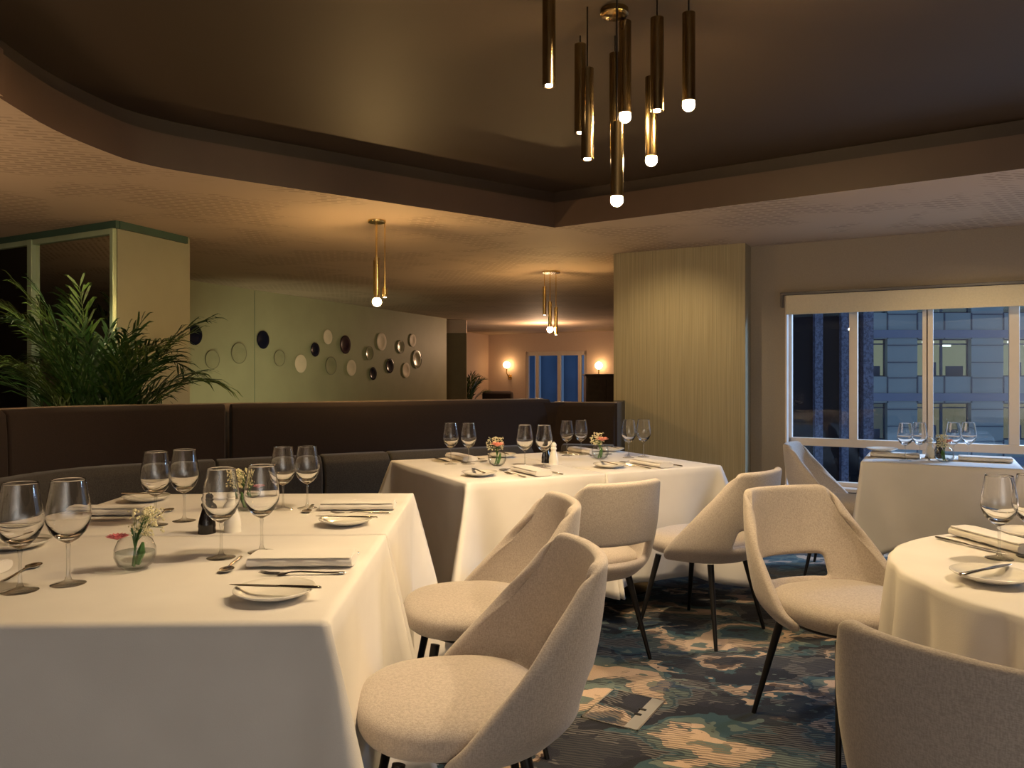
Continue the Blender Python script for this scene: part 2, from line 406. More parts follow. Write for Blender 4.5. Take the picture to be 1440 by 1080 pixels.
# window
win = struct(empty('window_1', wp(sL, DW, zB)))
def wpart(name, mat, boxes, parent, bevel=0.004):
    mb = MB()
    for bx in boxes: wbox(mb, *bx)
    o = mb.build(name, mat, None, smooth=False, bevel=bevel); o.parent = parent; o.matrix_parent_inverse = parent.matrix_world.inverted(); return o
win.matrix_world = Matrix.Translation(wp(sL, DW, zB))
bpy.context.view_layer.update()
fd0, fd1 = DW + .10, DW + .16
zR0, zR1 = z_of(1105, 627, DW), z_of(1105, 616, DW)
frame = [(sL, sL + .035, fd0, fd1, zB, zT), (sR - .035, sR, fd0, fd1, zB, zT), (sL, sR, fd0, fd1, zB, zB + .035), (sL, sR, fd0, fd1, zR0, zR1), (sL, sR, fd0, fd1, zT - .05, zT)]
def sm(px0, px1): return (s_of(px0, fd0), s_of(px1, fd0))
a0, a1 = sm(1194, 1206); b0, b1 = sm(1297, 1303); c0, c1 = sm(1304.5, 1312.5); d0, d1 = sm(1419, 1434)
frame += [(a0, a1, fd0, fd1, zR1, zT), (b0, b1, fd0 - .015, fd1, zR1, zT), (c0, c1, fd0 - .015, fd1, zR1, zT), (b1, c0, fd0 + .02, fd1, zR1, zT), (d0, d1, fd0, fd1, zR1, zT)]
frame += [(d1 + .75, d1 + .82, fd0, fd1, zR1, zT), (b0, c1, fd0, fd1, zB, zR0)]
wpart('window_frame', 'pvc', frame, win)
wpart('window_reveal', 'pvc', [(sL, sL + .012, DW + .001, fd0, zB, zT), (sL, sR, DW - .03, fd0, zB - .02, zB + .002)], win, 0)
wpart('pane', 'pane', [(sL + .03, sR - .03, fd0 + .028, fd0 + .034, zB + .03, zT - .04)], win, 0)
# roller blind, rolled up, in its cassette
bl = empty('roller_blind'); tag(bl, 'cream roller blind rolled up along the top of the big window', 'blind')
wpart('blind_panel', 'blind', [(sL + .01, sR, DW - .03, DW - .012, zH, zT + .0)], bl, .004)
wpart('track', 'dark_track', [(sL - .03, sR, DW - .045, DW - .001, zT + .002, zT + .022), (sL - .03, sL - .01, DW - .04, DW - .001, zH + .06, zT + .002)], bl, .002)
# pillar
pL, pR = s_of(863, DP), s_of(1048, DP)
mb = MB(); wbox(mb, pL, pR, DP, DP + .9, 0, ZC); o = mb.build('pillar', 'pillar', smooth=False); struct(o)
# far room
DF = 16.5
sF0 = s_of(687, DF); sF1 = s_of(900, DF)
fw0, fw1 = s_of(739, DF), s_of(825, DF); fz0, fz1 = z_of(780, 575, DF), z_of(780, 494, DF)
mb = MB()
wbox(mb, sF0, fw0, DF, DF + .2, 0, ZC); wbox(mb, fw1, sF1, DF, DF + .2, 0, ZC); wbox(mb, fw0, fw1, DF, DF + .2, fz1, ZC); wbox(mb, fw0, fw1, DF, DF + .2, 0, fz0)
struct(mb.build('wall_back', 'wall_far', smooth=False))
win2 = struct(empty('window_2', wp(fw0, DF, fz0))); bpy.context.view_layer.update()
fm = lambda px, w: (s_of(px, DF), s_of(px, DF) + w)
fr = [(fw0, fw0 + .06, DF + .03, DF + .1, fz0, fz1), (fw1 - .08, fw1, DF + .03, DF + .1, fz0, fz1), (fw0, fw1, DF + .03, DF + .1, fz1 - .10, fz1)]
for px in (752, 783, 812): s0, s1 = fm(px, .08); fr.append((s0, s1, DF + .03, DF + .1, fz0, fz1 - .1))
wpart('window_frame', 'pvc', fr, win2)
wpart('pane', 'pane', [(fw0 + .05, fw1 - .05, DF + .06, DF + .065, fz0, fz1 - .08)], win2, 0)
# curtain folds/slim building slabs outside the far window
cor = wp(sF0, DF, 0); q1 = Vector((-1.15, 17.9, 0))
mb = MB(); mb.prism([(cor.x, cor.y), (cor.x - .2, cor.y + .2), (q1.x - .2, q1.y), (q1.x, q1.y)], 0, ZC); struct(mb.build('wall_corner', 'wall_far', smooth=False))
x0 = (628 - CX) * 14.2 / F; x1 = (656 - CX) * 14.2 / F
struct(MB().box(x0 - .3, x1, 14.2, 14.3, 0, 2.06).build('wall_niche', simple('olive_brown_panel', (.16, .12, .06), .6, 0, 3, .1), smooth=False))
struct(MB().box(x0 - .3, x1, 14.15, 14.35, 2.06, ZC).build('trim_4', 'wall_far', smooth=False))
# green wall with plates
g0 = Vector((*C(255, 392.2), 0)); g1 = Vector((*C(628, 448), 0)); gd = (g1 - g0).normalized(); gn = Vector((gd.y, -gd.x, 0))
gn = gn if gn.y < 0 else -gn
gb = gn * -.15
ge = g0 - gd * 1.3
o = MB().prism([(ge.x, ge.y), (g1.x, g1.y), (g1.x + gb.x, g1.y + gb.y), (ge.x + gb.x, ge.y + gb.y)], 0, ZC).build('wall_left', 'green_panel', smooth=False); struct(o)
def on_green(px, py):
    d = Vector(((px - CX) / F, 1, (HOR - py) / F)); t = g0.dot(gn) / d.dot(gn); return Vector((0, 0, H)) + d * t
# vertical panel joint
j = on_green(358, 500); jm = MB().box(-.003, .003, -.002, .001, 0, ZC - .01, Matrix.Translation((j.x, j.y, 0)) @ Matrix.Rotation(math.atan2(gd.y, gd.x), 4, 'Z')).build('trim_5', 'green_dark', smooth=False); struct(jm)
# mirrored service block at left
K = Vector((*C(165, 311), 0)); KR = Vector((*C(267, 335), 0)); KL = Vector((*C(-120, 354), 0))
ld = (KL - K).normalized(); rd = (KR - K).normalized()
struct(MB().prism([(K.x, K.y), (KR.x, KR.y), (KR.x - 1.5, KR.y + .9), (KL.x - .2, KL.y + 1.2), (KL.x, KL.y)], 0, ZC).build('wall_block', 'green_light', smooth=False))
zt = ZC - .055
lx = Matrix.Translation(K) @ Matrix(((-ld.x, ld.y, 0, 0), (-ld.y, -ld.x, 0, 0), (0, 0, 1, 0), (0, 0, 0, 1)))
# local frame: x from K towards the left face (negative), y out of the face to the camera
ln = Vector((ld.y, -ld.x, 0)); ln = ln if ln.y < 0 else -ln
LM = Matrix(((ld.x, ln.x, 0, K.x), (ld.y, ln.y, 0, K.y), (0, 0, 1, 0), (0, 0, 0, 1)))
rn = Vector((rd.y, -rd.x, 0)); rn = rn if rn.y < 0 else -rn
RM = Matrix(((rd.x, rn.x, 0, K.x), (rd.y, rn.y, 0, K.y), (0, 0, 1, 0), (0, 0, 0, 1)))
LL = (KL - K).length; RL = (KR - K).length
struct(MB().box(-.02, LL, 0, .025, ZC - .05, ZC, LM).box(0, RL * .93, 0, .025, ZC - .05, ZC, RM).build('trim_6', 'green_dark', smooth=False))
def on_left(px):
    d = Vector(((px - CX) / F, 1, 0)); t = K.dot(ln) / d.dot(ln); return ((d * t) - K).dot(ld)
mirr = empty('mirror_panel'); tag(mirr, 'tall pale-green framed dark mirror on the block behind the palm', 'mirror')
m1 = on_left(52)
MB().box(.03, m1, .004, .012, .05, ZC - .09, LM).build('mirror_glass', 'mirror', mirr, smooth=False)
MB().box(0, .035, .002, .035, 0, ZC - .05, LM).box(m1 - .005, m1 + .05, .002, .045, 0, ZC - .05, LM).box(.03, m1, .002, .035, ZC - .09, ZC - .05, LM).build('mirror_frame', 'green_frame', mirr, smooth=False, bevel=.006)
p2 = empty('dark_panel'); tag(p2, 'black glass panel in a pale green frame at the far left edge', 'panel')
MB().box(m1 + .055, LL, .004, .012, .05, ZC - .09, LM).build('panel_glass', simple('black_glass', (.008, .006, .004), .35), p2, smooth=False)
MB().box(m1 + .05, LL, .002, .04, ZC - .09, ZC - .05, LM).build('panel_frame', 'green_frame', p2, smooth=False, bevel=.006)

# ------------------------------------------------------------------ outside: buildings seen through the windows
def facade():
    root = empty('office_building', (14, 40, 0)); tag(root, 'blue-grey clad office block with lit windows across the street', 'building'); bpy.context.view_layer.update()
    def P(name, mat, boxes, parent=root, bevel=0):
        if name in ('spandrel_band', 'panel_joint', 'ceiling_light', 'office_furniture') and len(boxes) > 1:
            for bx in boxes: P(name, mat, [bx], parent)
            return
        mb = MB()
        for bx in boxes: mb.box(*bx)
        o = mb.build(name, mat, None, smooth=False); o.parent = parent
        o.matrix_parent_inverse = root.matrix_world.inverted() if parent is root else parent.matrix_world.inverted(); return o
    X = lambda px: (px - CX) * 40 / F
    Z = lambda py: H + (HOR - py) * 40 / F
    cols = [(1172, 1248), (1290, 1366), (1411, 1487), (1532, 1608)]
    rows = [(386, 440), (476.5, 529.5), (566.5, 618.5), (656, 708), (746, 800)]
    # cladding as piers and spandrels so that every window is a real opening
    edges = [1040] + [e for c in cols for e in c] + [1800]
    xs = [(edges[i], edges[i + 1]) for i in range(0, len(edges), 2)]
    wall = [(X(a), X(b_), 40, 40.6, Z(980), Z(120)) for a, b_ in xs]
    ys = [120] + [e for r in rows for e in r] + [980]
    yr = [(ys[i], ys[i + 1]) for i in range(0, len(ys), 2)]
    for c in cols:
        for a, b_ in yr: wall.append((X(c[0]), X(c[1]), 40, 40.6, Z(b_), Z(a)))
    P('cladding', 'facade', wall)
    bands = [(X(1040), X(1800), 39.93, 40, Z(y1), Z(y0)) for y0, y1 in ((464, 475), (553, 564), (643, 654), (733, 744), (373, 384))]
    P('spandrel_band', 'facade_band', bands)
    js = []
    for r in rows:
        for yy in (r[0] + 9, r[0] + 33, r[1] + 2): js.append((X(1040), X(1800), 39.97, 40.0, Z(yy) - .025, Z(yy) + .025))
    for c in cols:
        for px in (c[0], c[1]): js.append((X(px) - .03, X(px) + .03, 39.96, 40.0, Z(980), Z(120)))
        js.append((X((c[0] + c[1]) / 2) - .03, X((c[0] + c[1]) / 2) + .03, 39.96, 40.0, Z(980), Z(120)))
    # joints only in front of cladding: split around window openings
    js2 = []
    for (xa, xb, ya, yb, za, zb) in js:
        if xb - xa > 1:
            for a, b_ in xs:
                if X(b_) > 17: js2.append((X(a), X(b_), ya, yb, za, zb))
        else:
            for a, b_ in yr: js2.append((xa, xb, ya, yb, Z(b_), Z(a)))
    P('panel_joint', 'joint', [x for x in js2 if x[0] < X(1500) and x[4] > Z(760) and x[5] < Z(380)][:98])
    lit = emit('lit_office_pane', (.30, .36, .26), .34); dim = emit('dim_office_pane', (.10, .14, .15), .30); warm = emit('half_lit_office_pane', (.30, .31, .22), .26)
    tube = emit('office_ceiling_light', (.8, .95, .85), 1.6)
    for ri, r in enumerate(rows):
        for ci, c in enumerate(cols):
            w = P('window', 'joint', [(X(c[0]), X(c[1]), 40.3, 40.36, Z(r[0] + 8), Z(r[0] + 8) + .07), (X((c[0] + c[1]) / 2) - .07, X((c[0] + c[1]) / 2) + .07, 40.3, 40.36, Z(r[1]), Z(r[0])),
                                        (X(c[0]), X(c[1]), 40.3, 40.36, Z(r[1]), Z(r[1]) + .06), (X(c[0]), X(c[1]), 40.3, 40.36, Z(r[0]) - .06, Z(r[0])), (X(c[0]) - .02, X(c[0]) + .06, 40.3, 40.36, Z(r[1]), Z(r[0])), (X(c[1]) - .06, X(c[1]) + .02, 40.3, 40.36, Z(r[1]), Z(r[0]))])
            bpy.context.view_layer.update()
            mm = lit if (ri == 1) else (warm if ri == 2 and ci in (1, 2) else dim)
            P('pane', mm, [(X(c[0]), X(c[1]), 40.5, 40.55, Z(r[1]), Z(r[0]))], w)
            if ri == 1:
                P('ceiling_light', tube, [(X(c[0]) + .5 + .9 * k, X(c[0]) + 1.1 + .9 * k, 40.44, 40.48, Z(r[0] + 4 + 5 * (k % 2)) - .05, Z(r[0] + 4 + 5 * (k % 2)) + .05) for k in (0, 1)] , w)
            if ri in (1, 2):
                P('office_furniture', 'joint', [(X(c[0]) + .9, X(c[0]) + 1.2, 40.4, 40.45, Z(r[1]), Z(r[1]) + .75), (X(c[1]) - 1.1, X(c[1]) - .2, 40.4, 40.45, Z(r[1]), Z(r[1]) + .55)], w)
facade()
tw = empty('glass_tower', (9, 20, 0)); tag(tw, 'dark glass tower with speckled blue columns close outside the window', 'building'); bpy.context.view_layer.update()
X20 = lambda px, Y=20: (px - CX) * Y / F
def TP(name, mat, boxes):
    mb = MB()
    for bx in boxes: mb.box(*bx)
    o = mb.build(name, mat, None, smooth=False); o.parent = tw; o.matrix_parent_inverse = tw.matrix_world.inverted()
TP('curtain_wall', 'tower', [(X20(1040), X20(1206), 20, 24, -12, 14)])
TP('side_wall', 'tower', [(X20(1207), X20(1212), 20.2, 23, -12, 14)])
TP('column', 'tower_col', [(X20(1143), X20(1154), 19.85, 20, -12, 14)])
TP('column', 'tower_col', [(X20(1180), X20(1190), 19.85, 20, -12, 14)])
TP('column', 'tower_col', [(X20(1212), X20(1226), 19.9, 21.5, -12, 14)])
TP('floor_band', 'tower_col', [(X20(1040), X20(1226), 19.9, 19.99, -12 + 0, H - 3.2)])
tw2 = empty('distant_building', (3, 34, 0)); tag(tw2, 'pale ribbed building seen through the small far window', 'building')
mb = MB(); mb.box(-3, 9, 34, 35, -4, 14)
for k in range(12): MB().box(-3 + k, -2.72 + k, 33.8, 34, -4, 14).build('rib', simple('pale_rib', (.22, .26, .32), .6) if k == 0 else bpy.data.materials['pale_rib'], tw2, smooth=False)
mb.build('ribbed_facade', simple('blue_ribbed_facade', (.05, .08, .14), .6, 0, .6, .3), tw2, smooth=False); tw2.location = (0, 0, 0)

# ------------------------------------------------------------------ banquette
def resample(pts, step):
    out = []; pts = [Vector(p) for p in pts]
    for a, b_ in zip(pts, pts[1:]):
        L = (b_ - a).length; n = max(1, int(L / step))
        for k in range(n): out.append(a + (b_ - a) * k / n)
    out.append(pts[-1]); return out
n2 = Vector((-.462, .887)); u2 = Vector((.887, .462))
corner = Vector((.305, 5.91))
raw = [Vector(p) for p in ((-2.60, .9), (-2.61, 2.0), (-2.62, 3.0), (-2.63, 3.55), (-2.62, 3.85), (-2.57, 4.12), (-2.44, 4.36), (-2.22, 4.545), (-1.9, 4.755))]
path = cr(raw, 6)[:-1] + resample([(-1.9, 4.755), tuple(corner)], .12)
path = [Vector(p) for p in path]
arc = [0]
for a, b_ in zip(path, path[1:]): arc.append(arc[-1] + (b_ - a).length)
def p_at(s):
    for i in range(len(arc) - 1):
        if arc[i + 1] >= s or i == len(arc) - 2:
            t = (s - arc[i]) / (arc[i + 1] - arc[i]); p = path[i].lerp(path[i + 1], t)
            a = path[max(0, i - 1)]; c = path[min(len(path) - 1, i + 2)]; d = (c - a).normalized(); return p, Vector((d.y, -d.x))
def s_near(px):
    """arc length where the back is seen at that pixel column"""
    best = min(range(2000), key=lambda k: abs(CX + F * p_at(arc[-1] * k / 2000)[0].x / max(.3, p_at(arc[-1] * k / 2000)[0].y) - px) + (0 if p_at(arc[-1] * k / 2000)[0].y > 1.5 else 999))
    return arc[-1] * best / 2000
def sweep(s0, s1, prof, name, mat, parent, bevel=.0, step=.07, crease=0):
    n = max(2, int((s1 - s0) / step)); secs = []
    for k in range(n + 1):
        s = s0 + (s1 - s0) * k / n; p, nn = p_at(s)
        jit = crease * math.sin(k * 2.4) * random.uniform(.5, 1)
        secs.append([(p.x + nn.x * (d + (jit if d > .05 else 0)), p.y + nn.y * (d + (jit if d > .05 else 0)), z) for d, z in prof])
    return MB().loft(secs).build(name, mat, parent, bevel=bevel, seg=3, angle=50)
bq = empty('banquette'); tag(bq, 'long curved booth bench with high dark brown back and dark grey cushions', 'banquette')
sA, sB = s_near(12), s_near(322); sE = arc[-1]
back_prof = [(0, .50), (.012, .62), (.005, .95), (-.004, 1.055), (-.03, 1.078), (-.09, 1.078), (-.12, 1.05), (-.12, .05), (0, .05)]
sweep(.0, sA - .006, back_prof, 'back_panel', 'brown_fabric', bq, .01)
sweep(sA + .006, sB - .018, back_prof, 'back_panel', 'brown_fabric', bq, .01)
sweep(sB + .018, sE + .0, back_prof, 'back_panel', 'brown_fabric', bq, .01)
sweep(0, sE, [(-.125, .0), (-.125, 1.07), (-.125, 1.082), (-.165, 1.082), (-.165, .0)], 'ledge', 'ledge', bq)
cus = [(.012, .46), (.20, .46), (.205, .60), (.185, .70), (.14, .742), (.06, .745), (.012, .73)]
s300 = s_near(300); s445 = s_near(445)
cuts = [0.02, s_near(-200) if s_near(-200) > .5 else 1.5, s300, s445, sE - 1.35, sE - .25]
for a, b_ in zip(cuts, cuts[1:]): sweep(a + .006, b_ - .006, cus, 'back_cushion', 'grey_velvet', bq, .012, .05, .006 if a < s300 - .1 else .0)
seat = [(.012, .30), (.60, .30), (.615, .36), (.60, .435), (.55, .452), (.20, .455), (.012, .455)]
cuts = [0.02, 1.6, s300, s445 + .5, sE - .62]
for a, b_ in zip(cuts, cuts[1:]): sweep(a + .004, b_ - .004, seat, 'seat_cushion', 'grey_velvet', bq, .012, .06)
sweep(0.02, sE - .62, [(0, .0), (.54, .0), (.56, .295), (0, .295)], 'base', 'dark_wood', bq)
MB().prism([(corner.x - .10, corner.y - .035), (corner.x + .10, corner.y + .0), (corner.x + .14, corner.y + .17), (corner.x - .16, corner.y + .12)], 0, 1.052).build('corner_post', 'brown_fabric', bq, smooth=False)
# return segment to the pillar
e = Vector((.775, 5.80)); dd = (e - corner).normalized(); nn = Vector((dd.y, -dd.x))
def seg(prof, name, mat, l0=0, l1=None, bevel=.008):
    L = (e - corner).length if l1 is None else l1
    secs = [[(corner.x + dd.x * l + nn.x * d, corner.y + dd.y * l + nn.y * d, z) for d, z in prof] for l in (l0, L)]
    return MB().loft(secs).build(name, mat, bq, bevel=bevel)
seg([(d, z - .026 if z > .9 else z) for d, z in back_prof], 'back_panel', 'brown_fabric', .0)
seg([(-.125, 0), (-.125, 1.056), (-.165, 1.056), (-.165, 0)], 'ledge', 'ledge', 0, None, 0)
seg(cus, 'back_cushion', 'grey_velvet', .10)
pe = wp(pL, DP, 0)
struct(MB().prism([(e.x, e.y), (pe.x, pe.y), (pe.x + .1, pe.y), (e.x + .02, e.y + .0)], 0, 1.05).build('wall_return', 'brown_fabric', smooth=False))

# ------------------------------------------------------------------ tables and cloths
def table(name, label, loc, rz, w, d, round_=False, r=.6):
    t = empty(name, loc, rz); tag(t, label, 'table')
    if round_: MB().lathe([(0, .70), (r - .02, .70), (r - .01, .71), (r - .01, .735), (0, .735)], 48).build('tabletop', 'dark_wood', t)
    else: MB().box(-w / 2 + .012, w / 2 - .012, -d / 2 + .012, d / 2 - .012, .70, .735).build('tabletop', 'dark_wood', t, smooth=False, bevel=.004)
    MB().lathe([(0, .02), (.035, .02), (.035, .70), (0, .70)], 16).build('column', 'black_metal', t)
    MB().lathe([(0, 0), (.27, 0), (.27, .008), (.24, .016), (.04, .03), (0, .03)], 40).build('base', 'dull_brass', t)
    return t
def cloth_rect(label, loc, rz, w, d, hem=.14, shared=(), lobe=.085, waves=.006, seed=1, group=None):
    """shared: sides ('L','R','F','B') lying against a neighbouring table; F is local -y"""
    rnd = random.Random(seed); r = .014; hw, hd = w / 2, d / 2
    if 'L' in shared: x0 = -hw + .003
    else: x0 = -hw
    x1 = hw - .003 if 'R' in shared else hw; y0 = -hd + .003 if 'F' in shared else -hd; y1 = hd - .003 if 'B' in shared else hd
    sides = [('F', (x0, y0), (x1, y0), (0, -1)), ('R', (x1, y0), (x1, y1), (1, 0)), ('B', (x1, y1), (x0, y1), (0, 1)), ('L', (x0, y1), (x0, y0), (-1, 0))]
    pts = []
    for i, (nm, a, b_, nrm) in enumerate(sides):
        a = Vector(a); b_ = Vector(b_); L = (b_ - a).length; prev = sides[i - 1]; nxt = sides[(i + 1) % 4]
        N = max(24, int(L / .022)); ph = rnd.uniform(0, 6)
        for k in range(N):
            q = k / N
            # denser near corners
            q = q - .35 * math.sin(TAU * q) / TAU * 1.0
            dist0 = q * L; dist1 = (1 - q) * L
            pts.append((a.lerp(b_, q), Vector(nrm), nm, dist0, dist1, prev, nxt, ph))
    top_z = .752
    rings = []
    levels = [0, .012, .03, .07, .13, .21, .31, .42, .53, .64, 1.0]
    NL = 15
    tl = [(k / NL) for k in range(NL + 1)]
    b = bmesh.new(); n = len(pts)
    top_ring = [b.verts.new((p[0].x - p[1].x * 0, p[0].y, top_z)) for p in pts]
    # inner ring for a clean top
    inner_r = []
    for p in pts:
        v = p[0]; inner_r.append(b.verts.new((max(x0 + .02, min(x1 - .02, v.x)), max(y0 + .02, min(y1 - .02, v.y)), top_z + .001)))
    b.faces.new(inner_r)
    prev_ring = inner_r
    ring0 = []
    for p in pts: ring0.append(p)
    def pos(p, t):
        v, nrm, nm, da, db, prv, nxt, ph = p
        hemz = hem; out = nrm * (.004 + .022 * t ** .8 if nm not in shared else 0.0)
        wav = 0 if nm in shared else waves * t * (math.sin(v.x * 11 + v.y * 11 + ph) + .5 * math.sin(v.x * 23 + v.y * 19 + ph * 2))
        out = out + nrm * wav
        for dd_, other in ((da, prv), (db, nxt)):
            free_self = nm not in shared; free_oth = other[0] not in shared
            if not free_self and not free_oth: continue
            dirv = (nrm if free_self else Vector((0, 0))) + (Vector(other[3]) if free_oth else Vector((0, 0)))
            both = free_self and free_oth
            A = lobe if both else lobe * .8
            g = math.exp(-(dd_ / (.013 + .045 * t)) ** 2); g2 = math.exp(-((dd_ - .05 - .13 * t) / .06) ** 2)
            out = out + dirv * (A * t ** .95 * g)
            if free_self: out = out - nrm * (.03 * t * g2)
            hemz -= (.085 if both else .03) * math.exp(-(dd_ / .16) ** 2)
        hemz = max(.012, hemz)
        q = v + out
        if nm in shared: q = v + Vector((out.x if nrm.x == 0 else 0, out.y if nrm.y == 0 else 0))
        return Vector((q.x, q.y, top_z - (top_z - hemz) * t))
    allr = [top_ring]
    for i, v in enumerate(top_ring): v.co = Vector((pts[i][0].x, pts[i][0].y, top_z)) 
    for i in range(n): b.faces.new((inner_r[i], inner_r[(i + 1) % n], top_ring[(i + 1) % n], top_ring[i]))
    pr = top_ring
    for t in [.012] + tl[1:]:
        rg = [b.verts.new(pos(p, t)) for p in pts]
        for i in range(n): b.faces.new((pr[i], pr[(i + 1) % n], rg[(i + 1) % n], rg[i]))
        pr = rg
    bmesh.ops.recalc_face_normals(b, faces=b.faces)
    for f in b.faces: f.smooth = True
    me = bpy.data.meshes.new('tablecloth'); b.to_mesh(me); b.free()
    o = link('tablecloth', me, 'linen'); o.location = loc; o.rotation_euler.z = rz
    tag(o, label, 'tablecloth', group)
    so = o.modifiers.new('thick', 'SOLIDIFY'); so.thickness = .0015; so.offset = -1
    return o
def cloth_round(label, loc, r, hem=.03):
    b = bmesh.new(); N = 240; rnd = random.Random(5)
    ks = [(13, .0), (7, 1.1), (22, 2.0)]
    def pos(a, t):
        w = .042 * (1.25 * abs(math.sin(8.5 * a + .6 + .5 * math.sin(2 * a + 1))) - .8) + .008 * math.sin(7 * a + 1.1) + .006 * math.sin(29 * a + 2)
        rr = r + .008 + .04 * t + w * (t ** .55) * 1.5
        return Vector((rr * math.cos(a), rr * math.sin(a), .752 - (.752 - hem) * t))
    c = b.verts.new((0, 0, .752)); rings = []
    for rad in (r * .5, r * .9, r - .008): rings.append([b.verts.new((rad * math.cos(TAU * k / N), rad * math.sin(TAU * k / N), .752)) for k in range(N)])
    rings.append([b.verts.new((r * math.cos(TAU * k / N), r * math.sin(TAU * k / N), .7505)) for k in range(N)])
    for t in (.008, .03, .06, .1, .16, .24, .34, .45, .58, .72, .86, 1): rings.append([b.verts.new(pos(TAU * k / N, t)) for k in range(N)])
    for k in range(N): b.faces.new((c, rings[0][k], rings[0][(k + 1) % N]))
    for A, B in zip(rings, rings[1:]):
        for k in range(N): b.faces.new((A[k], A[(k + 1) % N], B[(k + 1) % N], B[k]))
    bmesh.ops.recalc_face_normals(b, faces=b.faces)
    for f in b.faces: f.smooth = True
    me = bpy.data.meshes.new('tablecloth'); b.to_mesh(me); b.free(); o = link('tablecloth', me, 'linen'); o.location = loc
    tag(o, label, 'tablecloth'); so = o.modifiers.new('thick', 'SOLIDIFY'); so.thickness = .0015; so.offset = -1
    return o
# T1 : two tables end to end at the left
r1 = R(1.6)
def rot2(v, a): return Vector((v[0] * math.cos(a) - v[1] * math.sin(a), v[0] * math.sin(a) + v[1] * math.cos(a)))
T1a = Vector((-.375, 1.56)) + rot2((-.60, .432), r1); T1b = Vector((-.375, 1.56)) + rot2((-.60, .432 + .865), r1)
table('dining_table', 'nearest dining table at left under a long white cloth', (*T1a, 0), r1, 1.2, .865)
table('dining_table', 'second left dining table, end to end behind the nearest one', (*T1b, 0), r1, 1.2, .865)
cloth_rect('white cloth over the nearest table at left', (*T1a, 0), r1, 1.2, .865, .05, ('B',), .19, .012, 1, 'white tablecloths')
cloth_rect('white cloth on the second left table, behind the fold line', (*T1b, 0), r1, 1.2, .865, .05, ('F',), .17, .012, 2, 'white tablecloths')
# T2 : two tables side by side in the middle
P0 = Vector((-.21, 3.6)); r2 = math.atan2(.462, .887)
def T2(u, v, z=.754): q = P0 + u2 * u + n2 * v; return Vector((q.x, q.y, z))
w2 = .78; d2 = 1.10
for k, (lb, lc) in enumerate((('left one of the paired tables in front of the booth', 'white cloth over the left half of the middle paired tables'), ('right one of the paired tables in front of the pillar', 'white cloth over the right half of the middle paired tables'))):
    q = T2(w2 * (k + .5), d2 / 2, 0)
    table('dining_table', lb, q, r2, w2, d2); cloth_rect(lc, q, r2, w2, d2, .17, ('R',) if k == 0 else ('L',), .17, .008, 3 + k, 'white tablecloths')
# T3 by the window
P3 = at(1211, 649.5); a3 = Vector((WA.x, WA.y)); n3 = Vector((WN.x, WN.y)); r3 = math.atan2(WA.y, WA.x)
def T3(u, v, z=.754): q = Vector((P3.x, P3.y)) + a3 * u + n3 * v; return Vector((q.x, q.y, z))
w3 = .80; d3 = .66
q = T3(w3 / 2, d3 / 2, 0); table('dining_table', 'small square table beside the big window under white cloth', q, r3, w3, d3)
cloth_rect('white cloth on the small table by the window', q, r3, w3, d3, .27, (), .05, .004, 9, 'white tablecloths')
# T4 round
T4 = Vector((1.60, 1.88)); RT = .60
table('round_table', 'round dining table at the right edge under a folded white cloth', (T4.x, T4.y, 0), 0, 0, 0, True, RT)
cloth_round('white cloth hanging in folds from the round table at right', (T4.x, T4.y, 0), RT)

